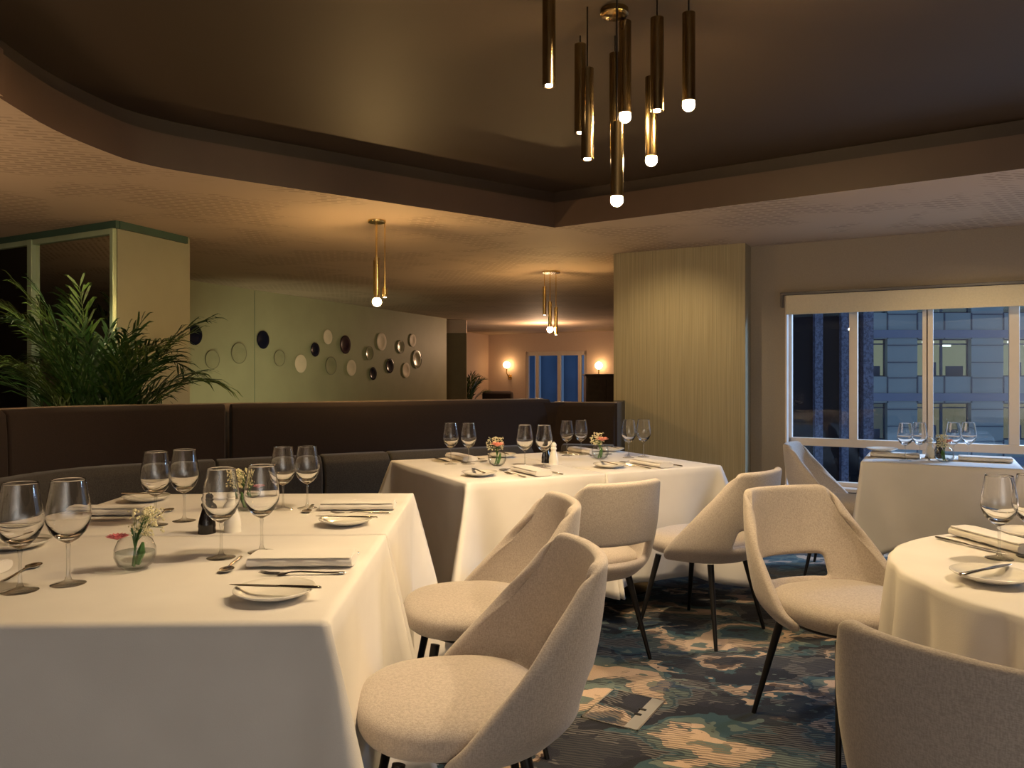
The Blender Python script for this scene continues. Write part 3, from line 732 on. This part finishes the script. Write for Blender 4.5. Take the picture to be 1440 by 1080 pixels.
# ------------------------------------------------------------------ chairs
def make_chair():
    t = empty('dining_chair'); tag(t, 'x', 'chair')
    # seat pad (superellipse, domed)
    b = MB(); N = 32
    def ring(sx, sy, z, yo=0):
        out = []
        for k in range(N):
            a = TAU * k / N; c, s_ = math.cos(a), math.sin(a); p = 2 / 2.5
            out.append(b.b.verts.new((sx * math.copysign(abs(c) ** p, c), yo + sy * math.copysign(abs(s_) ** p, s_), z)))
        return out
    rs = [ring(.12, .11, .384), ring(.215, .205, .380), ring(.238, .228, .395), ring(.252, .240, .425), ring(.246, .235, .452), ring(.215, .205, .470), ring(.12, .11, .480)]
    for A, B in zip(rs, rs[1:]):
        for k in range(N): b.b.faces.new((A[k], A[(k + 1) % N], B[(k + 1) % N], B[k]))
    b.b.faces.new(rs[0][::-1]); b.b.faces.new(rs[-1])
    seat = b.build('seat', 'chair', t, sub=1); seat.location = (0, .02, .012)
    MB().lathe([(0, .366), (.17, .366), (.18, .372), (.18, .382), (0, .382)], 32).build('seat_frame', 'black_metal', t)
    # wrap-around back with a slot above the seat
    b = MB(); NS, NT_ = 28, 16; g = {}
    def P(s_, tt):
        a = abs(s_)
        ex = .278 - .075 * tt ** 1.25 + .02 * math.sin(PI * tt); ey = .075 - .325 * tt ** 1.15
        by = -.262 - .085 * tt - .02 * math.sin(PI * tt)
        ph = s_ * PI / 2; k = .92
        x = ex * math.copysign(abs(math.sin(ph)) ** k, s_); y = by + (ey - by) * (1 - abs(math.cos(ph)) ** .85)
        top = .818 - .105 * max(0, (a - .60) / .40) ** 2.2
        bot = .385 + .03 * (1 - math.cos(ph)) * 0 + .0
        z = bot + (top - bot) * tt
        inb = max(0, 1 - tt / .14)          # tuck the bottom edge under the seat
        x *= 1 - .16 * inb; y = y + (0.03 - y) * .16 * inb
        return Vector((x, y, z))
    for i in range(NS + 1):
        for j in range(NT_ + 1): g[i, j] = b.b.verts.new(P(-1 + 2 * i / NS, j / NT_))
    for i in range(NS):
        for j in range(NT_):
            sm_ = abs(-1 + 2 * (i + .5) / NS); tm = (j + .5) / NT_
            if sm_ < .36 and .19 < tm < .38: continue
            b.b.faces.new((g[i, j], g[i + 1, j], g[i + 1, j + 1], g[i, j + 1]))
    bmesh.ops.recalc_face_normals(b.b, faces=b.b.faces)
    me_o = None
    me = bpy.data.meshes.new('backrest')
    for f in b.b.faces: f.smooth = True
    b.b.to_mesh(me); b.b.free(); o = link('backrest', me, 'chair', t)
    so = o.modifiers.new('thick', 'SOLIDIFY'); so.thickness = .034; so.offset = 0; so.use_even_offset = False
    ss = o.modifiers.new('sub', 'SUBSURF'); ss.levels = 1; ss.render_levels = 2
    for sx in (-1, 1):
        for sy in (-1, 1):
            MB().tube([(sx * .155, sy * .145 + .01, .372), (sx * .225, sy * .215 + .01, 0)], [.0155, .0085], 14).build('leg', 'black_metal', t)
    return t
chair = Proto(make_chair())
G = 'beige upholstered dining chairs'
def put_chair(x, y, d, label): return chair.place((x, y, 0), facing(d), label, G)
put_chair(-.13, 1.92, (-.985, -.17), 'beige upholstered chair nearest the camera, at the front left table')
put_chair(-.125, 2.70, (-.985, -.17), 'beige chair at the second left table, behind the nearest chair')
put_chair(.315, 3.47, (-.50, .87), 'beige chair seen from behind at the left half of the middle table')
put_chair(.945, 3.80, (-.70, .71), 'beige chair turned sideways at the right half of the middle table')
put_chair(1.18, 2.74, (.33, -.94), 'beige chair facing the camera at the round table')
put_chair(.955, 1.42, (.80, .60), 'beige chair cut off by the lower right corner, seen from behind')
q = T3(-.13, .36, 0); put_chair(q.x, q.y, (WA.x, WA.y), 'pale chair in profile at the small window table')

# ------------------------------------------------------------------ tableware prototypes
def sec(y, w, t, z):   # flat elliptical section for cutlery
    return [(w * math.cos(TAU * k / 10), y, z + t * math.sin(TAU * k / 10)) for k in range(10)]
def knife_root(name='table_knife', L=.235):
    t = empty(name); tag(t, 'x', 'knife'); k = L / .235
    MB().loft([sec(0, .003, .002, .003), sec(.006 * k, .0075, .0032, .0035), sec(.05 * k, .0062, .0032, .0035), sec(.105 * k, .0045, .0028, .0035)]).build('handle', 'steel', t)
    MB().loft([sec(.105 * k, .0045, .0026, .0035), sec(.118 * k, .0075, .0012, .0035), sec(.16 * k, .0095, .0010, .0035), sec(.205 * k, .0085, .0009, .0035), sec(.23 * k, .003, .0007, .0035), sec(.235 * k, .0005, .0005, .0035)]).build('blade', 'steel', t)
    return t
def fork_root():
    t = empty('table_fork'); tag(t, 'x', 'fork')
    MB().loft([sec(0, .003, .002, .003), sec(.006, .0085, .002, .003), sec(.05, .0055, .002, .004), sec(.11, .0028, .002, .007), sec(.135, .0032, .0019, .006)]).build('handle', 'steel', t)
    b = MB().loft([sec(.135, .0032, .0019, .006), sec(.148, .0115, .0014, .0035), sec(.165, .0125, .0012, .003)])
    for x in (-.0105, -.0035, .0035, .0105): b.tube([(x, .163, .003), (x, .19, .0045), (x * .95, .212, .009)], [.0017, .0016, .0007], 6)
    b.build('tines', 'steel', t); return t
def spoon_root():
    t = empty('dessert_spoon'); tag(t, 'x', 'spoon')
    MB().loft([sec(0, .003, .002, .003), sec(.006, .0075, .002, .003), sec(.05, .005, .002, .004), sec(.105, .0025, .002, .008), sec(.125, .004, .0018, .006)]).build('handle', 'steel', t)
    b = MB(); rings = []
    for r_, z in ((1, .006), (.85, .0035), (.6, .0015), (.3, .0008), (0.001, .0005)):
        rings.append([b.b.verts.new((.0175 * r_ * math.cos(TAU * k / 20), .15 + .027 * r_ * math.sin(TAU * k / 20), z + .0006)) for k in range(20)])
    for A, B in zip(rings, rings[1:]):
        for k in range(20): b.b.faces.new((A[k], A[(k + 1) % 20], B[(k + 1) % 20], B[k]))
    o = b.build('bowl', 'steel', t); so = o.modifiers.new('t', 'SOLIDIFY'); so.thickness = .0012; so.offset = 1; return t
def plate_mesh(r=.09, h=.020):
    b = MB(); b.lathe([(0, 0.0), (r * .45, 0), (r * .52, .002), (r * .62, .004), (r * .86, h * .62), (r, h), (r * 1.002, h + .0015), (r * .985, h + .0025), (r * .84, h * .62 + .004), (r * .6, .0085), (r * .4, .0065), (0, .006)], 48)
    o = b.build('bread_plate', 'china', angle=60); tag(o, 'x', 'plate'); return o
def napkin_mesh():
    b = MB(); W, L = .048, .27; secs = []
    for k in range(13):
        y = L * k / 12; e_ = .0015 * math.sin(k * 1.7)
        pts = []
        for a in range(16):
            an = TAU * a / 16; c, s_ = math.cos(an), math.sin(an)
            pts.append(((W + e_) * math.copysign(abs(c) ** .55, c), y, .0145 + (.0135 + e_ * .6) * math.copysign(abs(s_) ** .8, s_)))
        secs.append(pts)
    b.loft(secs)
    # loose upper fold
    s2 = []
    for k in range(9):
        y = .004 + (L - .008) * k / 8
        s2.append([(-W * .95, y, .027), (-W * .2, y, .0325 + .001 * math.sin(k * 2)), (W * .88, y, .030), (W * .88, y, .027)])
    b.loft(s2)
    o = b.build('napkin', 'linen', angle=50); tag(o, 'x', 'napkin'); return o
def glass_root():
    t = empty('wine_glass'); tag(t, 'x', 'wine glass')
    b = MB(); b.lathe([(0, .0925), (.008, .096), (.022, .104), (.036, .120), (.0455, .142), (.0475, .158), (.0455, .180), (.0405, .208), (.0359, .2375), (.0355, .2398), (.0350, .2404), (.0345, .2398), (.0349, .2375), (.0396, .208), (.0446, .180), (.0466, .158), (.0440, .143), (.0325, .124), (.018, .113), (.006, .110), (0, .1095)], 48)
    b.build('bowl', 'crystal', t, angle=80)
    MB().lathe([(0, .0005), (.036, .0005), (.0372, .0015), (.036, .0025), (.02, .005), (.008, .010), (.0045, .020), (.0036, .045), (.0036, .075), (.005, .092), (0, .0965)], 28).build('stem', 'solid_glass', t, angle=80)
    return t
def mill_root(name, mat, lab):
    t = empty(name); tag(t, lab, 'mill')
    MB().lathe([(0, 0), (.027, 0), (.0275, .006), (.026, .018), (.0275, .024), (.026, .034), (.0225, .052), (.0165, .070), (.0145, .078), (.0155, .084), (0, .084)], 28).build('body', mat, t)
    MB().lathe([(0, .084), (.0165, .085), (.018, .090), (.0165, .095), (.013, .098), (.0165, .106), (.0165, .114), (.011, .123), (0, .125)], 28).build('head', mat, t)
    MB().ball((0, 0, .128), .0045, 2).build('knob', 'steel', t); return t
def vase_root(mat_bloom, seed, style):
    t = empty('flower_vase'); tag(t, 'x', 'vase'); rnd = random.Random(seed)
    prof = [(0, .002), (.022, .002), (.036, .012), (.0445, .032), (.044, .050), (.036, .068), (.024, .078), (.024, .080)]
    b = MB(); b.lathe(prof + [(.0225, .0795), (.0228, .077)], 32); b.build('glass_bowl', 'thin', t, angle=80)
    MB().lathe([(0, .0045), (.0205, .0045), (.034, .014), (.042, .032), (.0418, .042), (0, .042)], 32).build('water', 'water', t, angle=60)
    b = MB()
    for k in range(3): b.tube([(rnd.uniform(-.012, .012), rnd.uniform(-.012, .012), .008), (0, 0, .05), (.01 * k - .01, .004, .095)], .0022, 6)
    b.tube([(.005, 0, .012), (.012, .004, .04), (.016, .004, .062)], [.006, .009, .003], 6)
    b.build('stem', 'stem', t)
    # bloom: layered petals
    bx, bz = (-.034, .072) if style == 0 else (.002, .098)
    b = MB()
    for L_ in range(3):
        n_ = 14 - 3 * L_; rr = (.024 if style == 0 else .034) - .006 * L_
        for k in range(n_):
            a = TAU * k / n_ + L_ * .3; d = Vector((math.cos(a), math.sin(a), .35 + .3 * L_)); c0 = Vector((bx, -.012, bz))
            s_ = Vector((-math.sin(a), math.cos(a), 0)) * (.0045 if style == 0 else .0065); tip = c0 + d * rr
            m_ = c0 + d * rr * .6 + Vector((0, 0, .002)); v = [b.b.verts.new(x) for x in (c0 - s_ * .4, m_ - s_, tip, m_ + s_, c0 + s_ * .4)]
            b.b.faces.new(v)
    o = b.build('bloom', mat_bloom, t, smooth=False); so = o.modifiers.new('t', 'SOLIDIFY'); so.thickness = .0012
    # baby's breath
    b = MB(); st = MB()
    for k in range(150):
        a = rnd.uniform(0, TAU); rr = rnd.uniform(0, .042) ** 1; z = .105 + rnd.uniform(-.028, .035); cxo = .022 if style == 0 else -.012
        p = Vector((cxo + rr * math.cos(a), .012 + rr * math.sin(a) * .8, z)); b.ball(p, rnd.uniform(.0022, .0042), 1)
        if k % 5 == 0: st.tube([(0, 0, .06), p * .55 + Vector((0, 0, .045)), p], .0006, 4)
    b.build('filler_flower', 'cream_bud', t)['kind'] = 'stuff'; st.build('twig', 'stem', t)['kind'] = 'stuff'
    return t
PK = Proto(knife_root()); PF = Proto(fork_root()); PS = Proto(spoon_root()); PP = Proto(plate_mesh()); PN = Proto(napkin_mesh()); PG = Proto(glass_root()); PB = Proto(knife_root('butter_knife', .215))
def local(origin, d):
    """diner at origin (table edge) looking along d; returns a mapper and the heading"""
    d = Vector((d[0], d[1])).normalized(); r_ = Vector((d.y, -d.x))
    return (lambda x, y, z=.7545: Vector((origin[0] + r_.x * x + d.x * y, origin[1] + r_.y * x + d.y * y, z))), facing(d)
def setting(origin, d, where, glasses=None, skip='', napkin_plate=False, dp=(0, 0), nrot=0, gs=1.0, gw=('left', 'right'), dg=(0, 0)):
    m, a = local(origin, d)
    if 'p' not in skip:
        PP.place(m(-.30 + dp[0], .155 + dp[1]), a, f'round white bread plate {where}', 'bread plates')
        bx = PB.place(m(-.325 + dp[0], .045 + dp[1], .7783), a - R(8), f'butter knife across bread plate {where}', 'butter knives')
    if 'f' not in skip: PF.place(m(-.10, .035), a + R(2), f'silver fork {where}', 'table forks')
    if 'n' not in skip: PN.place(m(0, .028, .7545), a + nrot, f'folded white napkin {where}', 'folded napkins')
    if 'k' not in skip: PK.place(m(.115, .035), a - R(1), f'silver knife {where}', 'table knives')
    if 's' not in skip: PS.place(m(.085, .355), a + R(95), f'small dessert spoon {where}', 'dessert spoons')
    if 'g' not in skip:
        gl = glasses or [m(.085 + dg[0], .44 + dg[1]), m(.165 + dg[0], .35 + dg[1])]
        for k, g_ in enumerate(gl):
            PG.place(Vector((g_.x, g_.y, .7525)), 0, f'{gw[k]} stemmed wine glass {where}', 'wine glasses', gs)
A = lambda px, py: at(px, py, .752)
e1r = Vector((-.375, 1.56)); yh = rot2((0, 1), r1); xh = rot2((1, 0), r1)
def t1(edge_right, along):
    q = e1r + yh * along + (Vector((0, 0)) if edge_right else xh * -1.2); return q
setting(t1(True, .475), -xh, 'at the chair side of the nearest left table', [A(311, 785), A(368, 777)], gs=1.03)
setting(t1(True, 1.33), -xh, 'at the chair side of the second left table', [A(398, 717), A(432, 715)], gs=.98)
setting(t1(False, .40), xh, 'at the booth side of the nearest left table', [A(28, 832), A(96, 822)], skip='k', gs=1.05)
setting(t1(False, 1.24), xh, 'at the booth side of the second left table', [A(219, 739), A(259, 733)], gs=1.03)
def t2(u, v): q = P0 + u2 * u + n2 * v; return q
setting(t2(.43, 0.0), n2, 'at the front left seat of the middle table', [A(738, 658), A(765, 659)], dp=(.03, .05), gs=.98)
setting(t2(1.20, 0.0), n2, 'at the front right seat of the middle table', [A(884, 644), A(905, 643)], dp=(.04, .04), gs=.98)
setting(t2(.38, d2), -n2, 'at the booth seat, left half of the middle table', [A(634, 653), A(659, 653)], gs=.98, dp=(.02, 0))
setting(t2(1.258, d2), -n2, 'at the booth seat, right half of the middle table', [A(797, 641), A(817, 640)], gs=.92, dp=(.087, 0))
q = T3(0, d3 / 2); setting((q.x, q.y), WA, 'at the left side of the window table', [A(1273, 648), A(1293, 647)], skip='fkp', gs=.93)
PP.place(A(1240, 642.5) + Vector((0, 0, .034)), 0, 'small white plate on the napkin at the left side of the window table', 'bread plates')
q = T3(w3, d3 / 2); setting((q.x, q.y), -WA, 'at the right side of the window table', [A(1341, 646.5), A(1362, 646)], skip='fkp', gs=.93)
d5 = Vector((.33, -.94)).normalized(); e5 = T4 - d5 * RT
setting(e5 + Vector((0, -.01)), d5, 'at the far seat of the round table', [A(1405, 786), A(1450, 784)], skip='p', nrot=R(-10), gs=.95)
d6 = Vector((.80, .60)).normalized(); e6 = T4 - d6 * RT
setting(e6, d6, 'at the near seat of the round table', skip='nksg', dp=(.05, .09))
PP.place(A(1450, 756), 0, 'white plate at the right edge, behind the wine glass on the round table', 'bread plates')
# mills
mb_ = mill_root('pepper_mill', 'black_gloss', 'black pepper mill beside wine glasses on the second left table'); mb_.location = A(291, 750); mb_['group'] = 'black pepper mills'
mw_ = mill_root('salt_mill', 'white_gloss', 'white salt mill behind the big glass on the second left table'); mw_.location = A(327, 748); mw_['group'] = 'white salt mills'
dup(mb_, None, A(768, 651), None, 'black pepper mill half hidden by a glass on the middle table'); dup(mw_, None, A(778.5, 653), None, 'white salt mill in the centre of the middle table')
dup(mb_, None, A(1320, 644.5), None, 'black pepper mill on the window table'); dup(mw_, None, A(1308, 644), None, 'white salt mill on the window table')
# vases
v1 = vase_root('pink', 3, 0); v1.location = A(190, 801); v1['label'] = 'round glass vase with a drooping pink flower on the nearest left table'; v1['group'] = 'flower vases'; v1.scale = (1.13,) * 3
v2 = dup(v1, None, A(347, 718), R(190), 'round glass vase with pink flower on the second left table')
v3 = vase_root('peach', 9, 1); v3.location = A(699, 655.5); v3['label'] = 'glass vase with a peach flower on the left half of the middle table'; v3['group'] = 'flower vases'; v3.scale = (1.15,) * 3
v4 = dup(v3, None, A(844, 646), R(40), 'glass vase with a peach flower on the right half of the middle table')
v5 = dup(v3, None, A(1328, 650), R(80), 'glass vase with a peach flower on the window table')

# ------------------------------------------------------------------ pendants
def tube_light(parent, x, y, ztop, zbot, zceil, r, on, rb=.021, cord='black'):
    t = MB().lathe([(0, ztop), (r * .55, ztop), (r, ztop - .002), (r, zbot), (r * .9, zbot), (r * .9, zbot + .03), (0, zbot + .03)], 28, off=(x, y, 0)).build('tube', 'brass' if cord == 'brass' else 'dull_brass', parent, angle=50)
    MB().tube([(x, y, ztop), (x, y, zceil)], .0028 if cord == 'black' else .004, 8).build('cord' if cord == 'black' else 'rod', 'black_metal' if cord == 'black' else 'brass', t)
    if on == 2: MB().ball((x, y, zbot - rb * .55), rb, 3).build('bulb', 'bulb' if cord == 'black' else 'bulb_small', t)
    else: MB().lathe([(0, zbot + .004), (r * .55, zbot + .004), (r * .55, zbot - .001), (0, zbot - .001)], 20, off=(x, y, 0)).build('bulb', 'bulb_dim', t)
    return t
ch = empty('pendant_cluster', (.40, 2.72, ZU)); ch['x'] = 0; del ch['x']
tag(ch, 'cluster of long brass tube pendants hanging from the dark raised ceiling', 'pendant light'); bpy.context.view_layer.update()
def chand(px, py_bot, py_top, Y, on):
    x = (px - CX) * Y / F; zb = H + (HOR - py_bot) * Y / F; ztp = H + (HOR - py_top) * Y / F
    tube_light(ch, x - ch.location.x, Y - ch.location.y, ztp - ZU, zb - ZU, 0, .0225, on)
for a in ((772, 121, -12, 2.58, 1), (816, 187, 62, 2.95, 1), (826, 224, 96, 2.72, 1), (865, 207, 75, 2.95, 1), (879, 160, 30, 2.78, 2), (867.5, 277, 172, 2.62, 2), (924, 156, 25, 2.60, 1), (916, 221, 108, 2.80, 2), (968.5, 143, 18, 2.66, 2)): chand(*a)
MB().lathe([(0, 0), (.05, 0), (.05, -.018), (.045, -.022), (0, -.022)], 40, off=(-.035, .02, 0)).build('canopy', 'dull_brass', ch)
def small_pendant(loc_px, label, tubes, disc):
    c = at(*loc_px, ZC); root = empty('pendant_light', c); tag(root, label, 'pendant light', 'small brass pendants'); bpy.context.view_layer.update()
    MB().lathe([(0, 0), (disc, 0), (disc, -.012), (disc * .96, -.016), (0, -.016)], 32).build('canopy', 'brass', root)
    for dx, dy, pt, pb, on in tubes:
        Y = c.y + dy; zt_ = H + (HOR - pt) * Y / F - ZC; zb_ = H + (HOR - pb) * Y / F - ZC
        tube_light(root, dx, dy, zt_, zb_, 0, .018, on, .030, 'brass')
    return root
small_pendant((530, 310), 'short brass tube pendant with a glowing globe near the plate wall', ((0, 0, 362, 421, 2), (-.014, .045, 366, 414, 1), (.045, .05, 404, 418, 1)), .06)
small_pendant((775, 382), 'small cluster of three brass tubes hanging farther back by the pillar', ((-.065, .03, 403, 443, 1), (-.012, -.02, 424, 461, 2), (.05, .02, 432, 471, 1)), .09)

# ------------------------------------------------------------------ plates on the green wall
tone = {'n': simple('navy_glaze', (.006, .008, .022), .15, 0, 5, .2), 'a': simple('aubergine_glaze', (.022, .008, .016), .15, 0, 5, .2), 'g': simple('sage_glaze', (.28, .27, .17), .18, 0, 5, .1),
        'c': simple('cream_glaze', (.66, .55, .42), .5, 0, 5, .06)}
nm = {'n': 'navy', 'a': 'aubergine', 'g': 'sage green', 'c': 'cream'}
rim = simple('brown_plate_rim', (.14, .12, .08), .4)
plates = [(80, 328, 102, 'n', 'at the far left, half hidden by the block'), (170, 452, 95, 'g', 'leftmost of the sage ones, low'), (305, 420, 105, 'g', 'second sage one from left, glossy'), (427, 352, 92, 'n', 'standing high beside the panel joint'),
          (510, 445, 82, 'g', 'just right of the panel joint'), (618, 473, 92, 'c', 'lowest cream one at left'), (691, 402, 72, 'n', 'small, between two cream plates'), (755, 338, 75, 'c', 'high, left of the aubergine plate'),
          (771, 484, 90, 'g', 'below the small navy and aubergine plates'), (844, 377, 94, 'a', 'the only dark purple one'), (875, 494, 82, 'c', 'below the aubergine plate'), (966, 420, 70, 'g', 'small, left of the tallest cream plate'),
          (985, 523, 66, 'n', 'the lowest and smallest dark one'), (1028, 362, 90, 'c', 'large, right under the glowing pendant'), (1070, 484, 74, 'n', 'farthest right of the dark ones'), (1125, 388, 68, 'g', 'small and faint, right of the large cream one'),
          (1153, 506, 76, 'c', 'lowest cream one at right'), (1186, 355, 66, 'c', 'highest cream one at right'), (1208, 450, 92, 'g', 'speckled, farthest right on the wall')]
ang = math.atan2(gn.y, gn.x)
for cx, cy, h, k, w in plates:
    p = on_green(250 + cx / 3.6, 380 + cy / 3.6); r_ = h / 3.6 / 2 * p.y / F
    root = empty('wall_plate', p); tag(root, f'{nm[k]} round wall plate, {w}', 'plate', 'decorative plates on the green wall')
    root.rotation_euler = gn.to_track_quat('Z', 'Y').to_euler()
    MB().lathe([(0, .004), (r_ * .6, .004), (r_ * .97, .018), (r_, .016), (r_ * .93, .008), (r_ * .55, .0), (0, 0)], 40).build('dish', tone[k], root, angle=60)
    if k == 'g': MB().lathe([(r_ * .955, .0165), (r_ * .97, .0205), (r_ * 1.005, .0205), (r_ * 1.01, .014), (r_ * .955, .0165)], 40).build('rim', rim, root)

# ------------------------------------------------------------------ plants
def frond(parent, base, az, lean, L, mat, rnd, squash, nl=24, wl=.25):
    b = MB(); pts = []; N = 18; p = Vector(base); el = R(88) - lean * .14; drop = lean * 1.2
    hx = Vector((math.cos(az), math.sin(az) * squash, 0)); hr = hx.length
    for k in range(N + 1):
        pts.append(p.copy()); p = p + (hx * math.cos(el) + Vector((0, 0, math.sin(el)))) * (L / N); el -= drop * 2.2 * (k / N) ** 1.6 / N * 1.25
    b.tube(pts, [.005 * (1 - .8 * k / N) + .0008 for k in range(N + 1)], 5)
    hx.normalize(); side = Vector((-hx.y, hx.x, 0))
    for k in range(nl):
        t = .42 + .58 * k / (nl - 1) * .995; i = min(N - 1, int(t * N)); f_ = t * N - i; c = pts[i].lerp(pts[i + 1], f_); d = (pts[i + 1] - pts[i]).normalized()
        q = (t - .42) / .58; ll = wl * (.55 + .45 * math.sin(PI * min(1, q * .9 + .1))) * rnd.uniform(.85, 1.15)
        for sg in (-1, 1):
            dr = (d * 1.0 + side * sg * rnd.uniform(.35, .8) + Vector((rnd.uniform(-.1, .1), rnd.uniform(-.1, .1), .05 + rnd.uniform(-.3, .2)))).normalized(); wv = d.cross(dr).cross(dr).normalized() * .0075
            a_ = c; m1_ = c + dr * ll * .4; m2_ = c + dr * ll * .75 + Vector((0, 0, -.06 * ll)); e_ = c + dr * ll + Vector((0, 0, -.24 * ll))
            v = [b.b.verts.new(x) for x in (a_, m1_ + wv, m2_ + wv * .7, e_, m2_ - wv * .7, m1_ - wv)]
            b.b.faces.new((v[0], v[1], v[5])); b.b.faces.new((v[1], v[2], v[4], v[5])); b.b.faces.new((v[2], v[3], v[4]))
    for v in b.b.verts:            # leaves bend flat where they meet the mirror and the booth
        lim = .20 if v.co.x > -.1 else .20 + (-.1 - v.co.x) * .45
        v.co.y = min(lim, v.co.y)
        if squash < .65 and v.co.z < 1.15: v.co.y = max(-.17, v.co.y)
    o = b.build('frond', mat, parent, smooth=False); so = o.modifiers.new('t', 'SOLIDIFY'); so.thickness = .0008; return o
def palm(loc, label, n, hgt, spread, seed, squash=.6, z0=.35):
    rnd = random.Random(seed); root = empty('potted_palm', loc); tag(root, label, 'plant')
    MB().lathe([(0, 0), (.11, 0), (.135, .28), (.14, .30), (.13, .30), (.12, .27), (0, .27)], 32).build('pot', 'pot', root)
    for k in range(n):
        az = TAU * (k * .381966) + rnd.uniform(-.2, .2); lean = R(rnd.uniform(15, 120)) * spread
        frond(root, (.03 * math.cos(az), .03 * math.sin(az), .27), az, lean, hgt * rnd.uniform(.72, 1.05), 'leaf' if rnd.random() < .7 else 'leaf2', rnd, squash)
    return root
palm((-2.66, 4.93, 0), 'large bushy palm behind the curved booth at left', 44, 1.60, .82, 4)
small = palm(((654 - CX) * 14.9 / F, 14.9, 0), 'small distant palm in the gap beside the green wall', 14, 1.12, .55, 8, .7)

# ------------------------------------------------------------------ far room things
def sconce(px, py, label):
    p = wall_pt(px, py, DF - .14); root = empty('wall_sconce', p); tag(root, label, 'wall lamp', 'wall sconces'); root.rotation_euler.z = math.atan2(WA.y, WA.x)
    MB().ball((0, 0, .0), .085, 3).build('globe', 'sconce', root)
    MB().tube([(0, 0, -.08), (0, 0, -.20), (.02, .06, -.30), (.02, .135, -.30)], .014, 10).build('arm', 'brass', root)
    MB().box(-.03, .07, .118, .139, -.36, -.24).build('backplate', 'brass', root, bevel=.004)
sconce(712.5, 513, 'glowing globe wall lamp left of the far window'); sconce(842, 514, 'glowing globe wall lamp right of the far window')
def far_box(name, label, cat, x0p, x1p, y0p, Y, zb, mat, extra=None):
    x0_ = (x0p - CX) * Y / F; x1_ = (x1p - CX) * Y / F; z1_ = H + (HOR - y0p) * Y / F
    root = empty(name, ((x0_ + x1_) / 2, Y, 0)); tag(root, label, cat); w = (x1_ - x0_) / 2
    return root, w, z1_
rt, w, z1_ = far_box('lounge_sofa', 'dark sofa back in the far room beside the small palm', 'sofa', 678, 722, 550, 15.0, 0, 'brown_fabric')
MB().box(-w, w, .0, .14, .35, z1_).build('backrest', 'brown_fabric', rt, bevel=.06, seg=4); MB().box(-w, w, -.62, -.01, .12, .45).build('seat', 'brown_fabric', rt, bevel=.04)
for sx in (-1, 1):
    for y in (-.55, .08): MB().tube([(sx * (w - .08), y, .12), (sx * (w - .08), y, 0)], .02, 8).build('leg', 'black_metal', rt)
rt, w, z1_ = far_box('sideboard', 'tall dark cabinet standing against the far wall near the pillar', 'cabinet', 824, 880, 526, 14.6, 0, 'dark_wood')
MB().box(-w, w, 0, .5, .08, z1_ - .03).build('body', 'dark_wood', rt, bevel=.01); MB().box(-w - .02, w + .02, -.02, .52, z1_ - .03, z1_).build('top', 'dark_wood', rt, bevel=.006)
MB().box(-w + .03, -.01, -.018, -.002, .12, z1_ - .08).build('door', 'dark_wood', rt, bevel=.003); MB().box(.01, w - .03, -.018, -.002, .12, z1_ - .08).build('door', 'dark_wood', rt, bevel=.003)
MB().box(-w + .02, w - .02, .03, .45, 0, .08).build('plinth', 'black_metal', rt)

# ------------------------------------------------------------------ floor box in the carpet
fb = [at(861, 969, 0), at(936, 986, 0), at(897.5, 1030, 0), at(818, 1009, 0)]
c = sum(fb, Vector()) / 4; ex = (fb[1] - fb[0]).normalized(); 
rt = empty('floor_outlet', (c.x, c.y, 0), math.atan2(ex.y, ex.x)); tag(rt, 'square carpeted floor outlet cover with a thin metal frame', 'floor outlet')
wx = (fb[1] - fb[0]).length / 2; wy = (fb[3] - fb[0]).length / 2
b = MB(); b.box(-wx, wx, -wy, -wy + .006, 0, .004).box(-wx, wx, wy - .006, wy, 0, .004).box(-wx, -wx + .006, -wy, wy, 0, .004).box(wx - .006, wx, -wy, wy, 0, .004)
b.build('frame', 'steel', rt, smooth=False)
MB().box(-wx + .006, wx - .006, -wy + .006, wy - .006, 0, .0025).build('lid', 'carpet', rt, smooth=False)
MB().box(wx - .055, wx - .006, -wy + .006, wy - .006, .0025, .0035).build('flap', simple('grey_metal_flap', (.30, .29, .27), .5, .3), rt, smooth=False)
MB().box(wx - .062, wx - .035, -.03, -.018, .0035, .006).box(wx - .062, wx - .035, .018, .03, .0035, .006).build('latch', 'black_metal', rt, smooth=False)
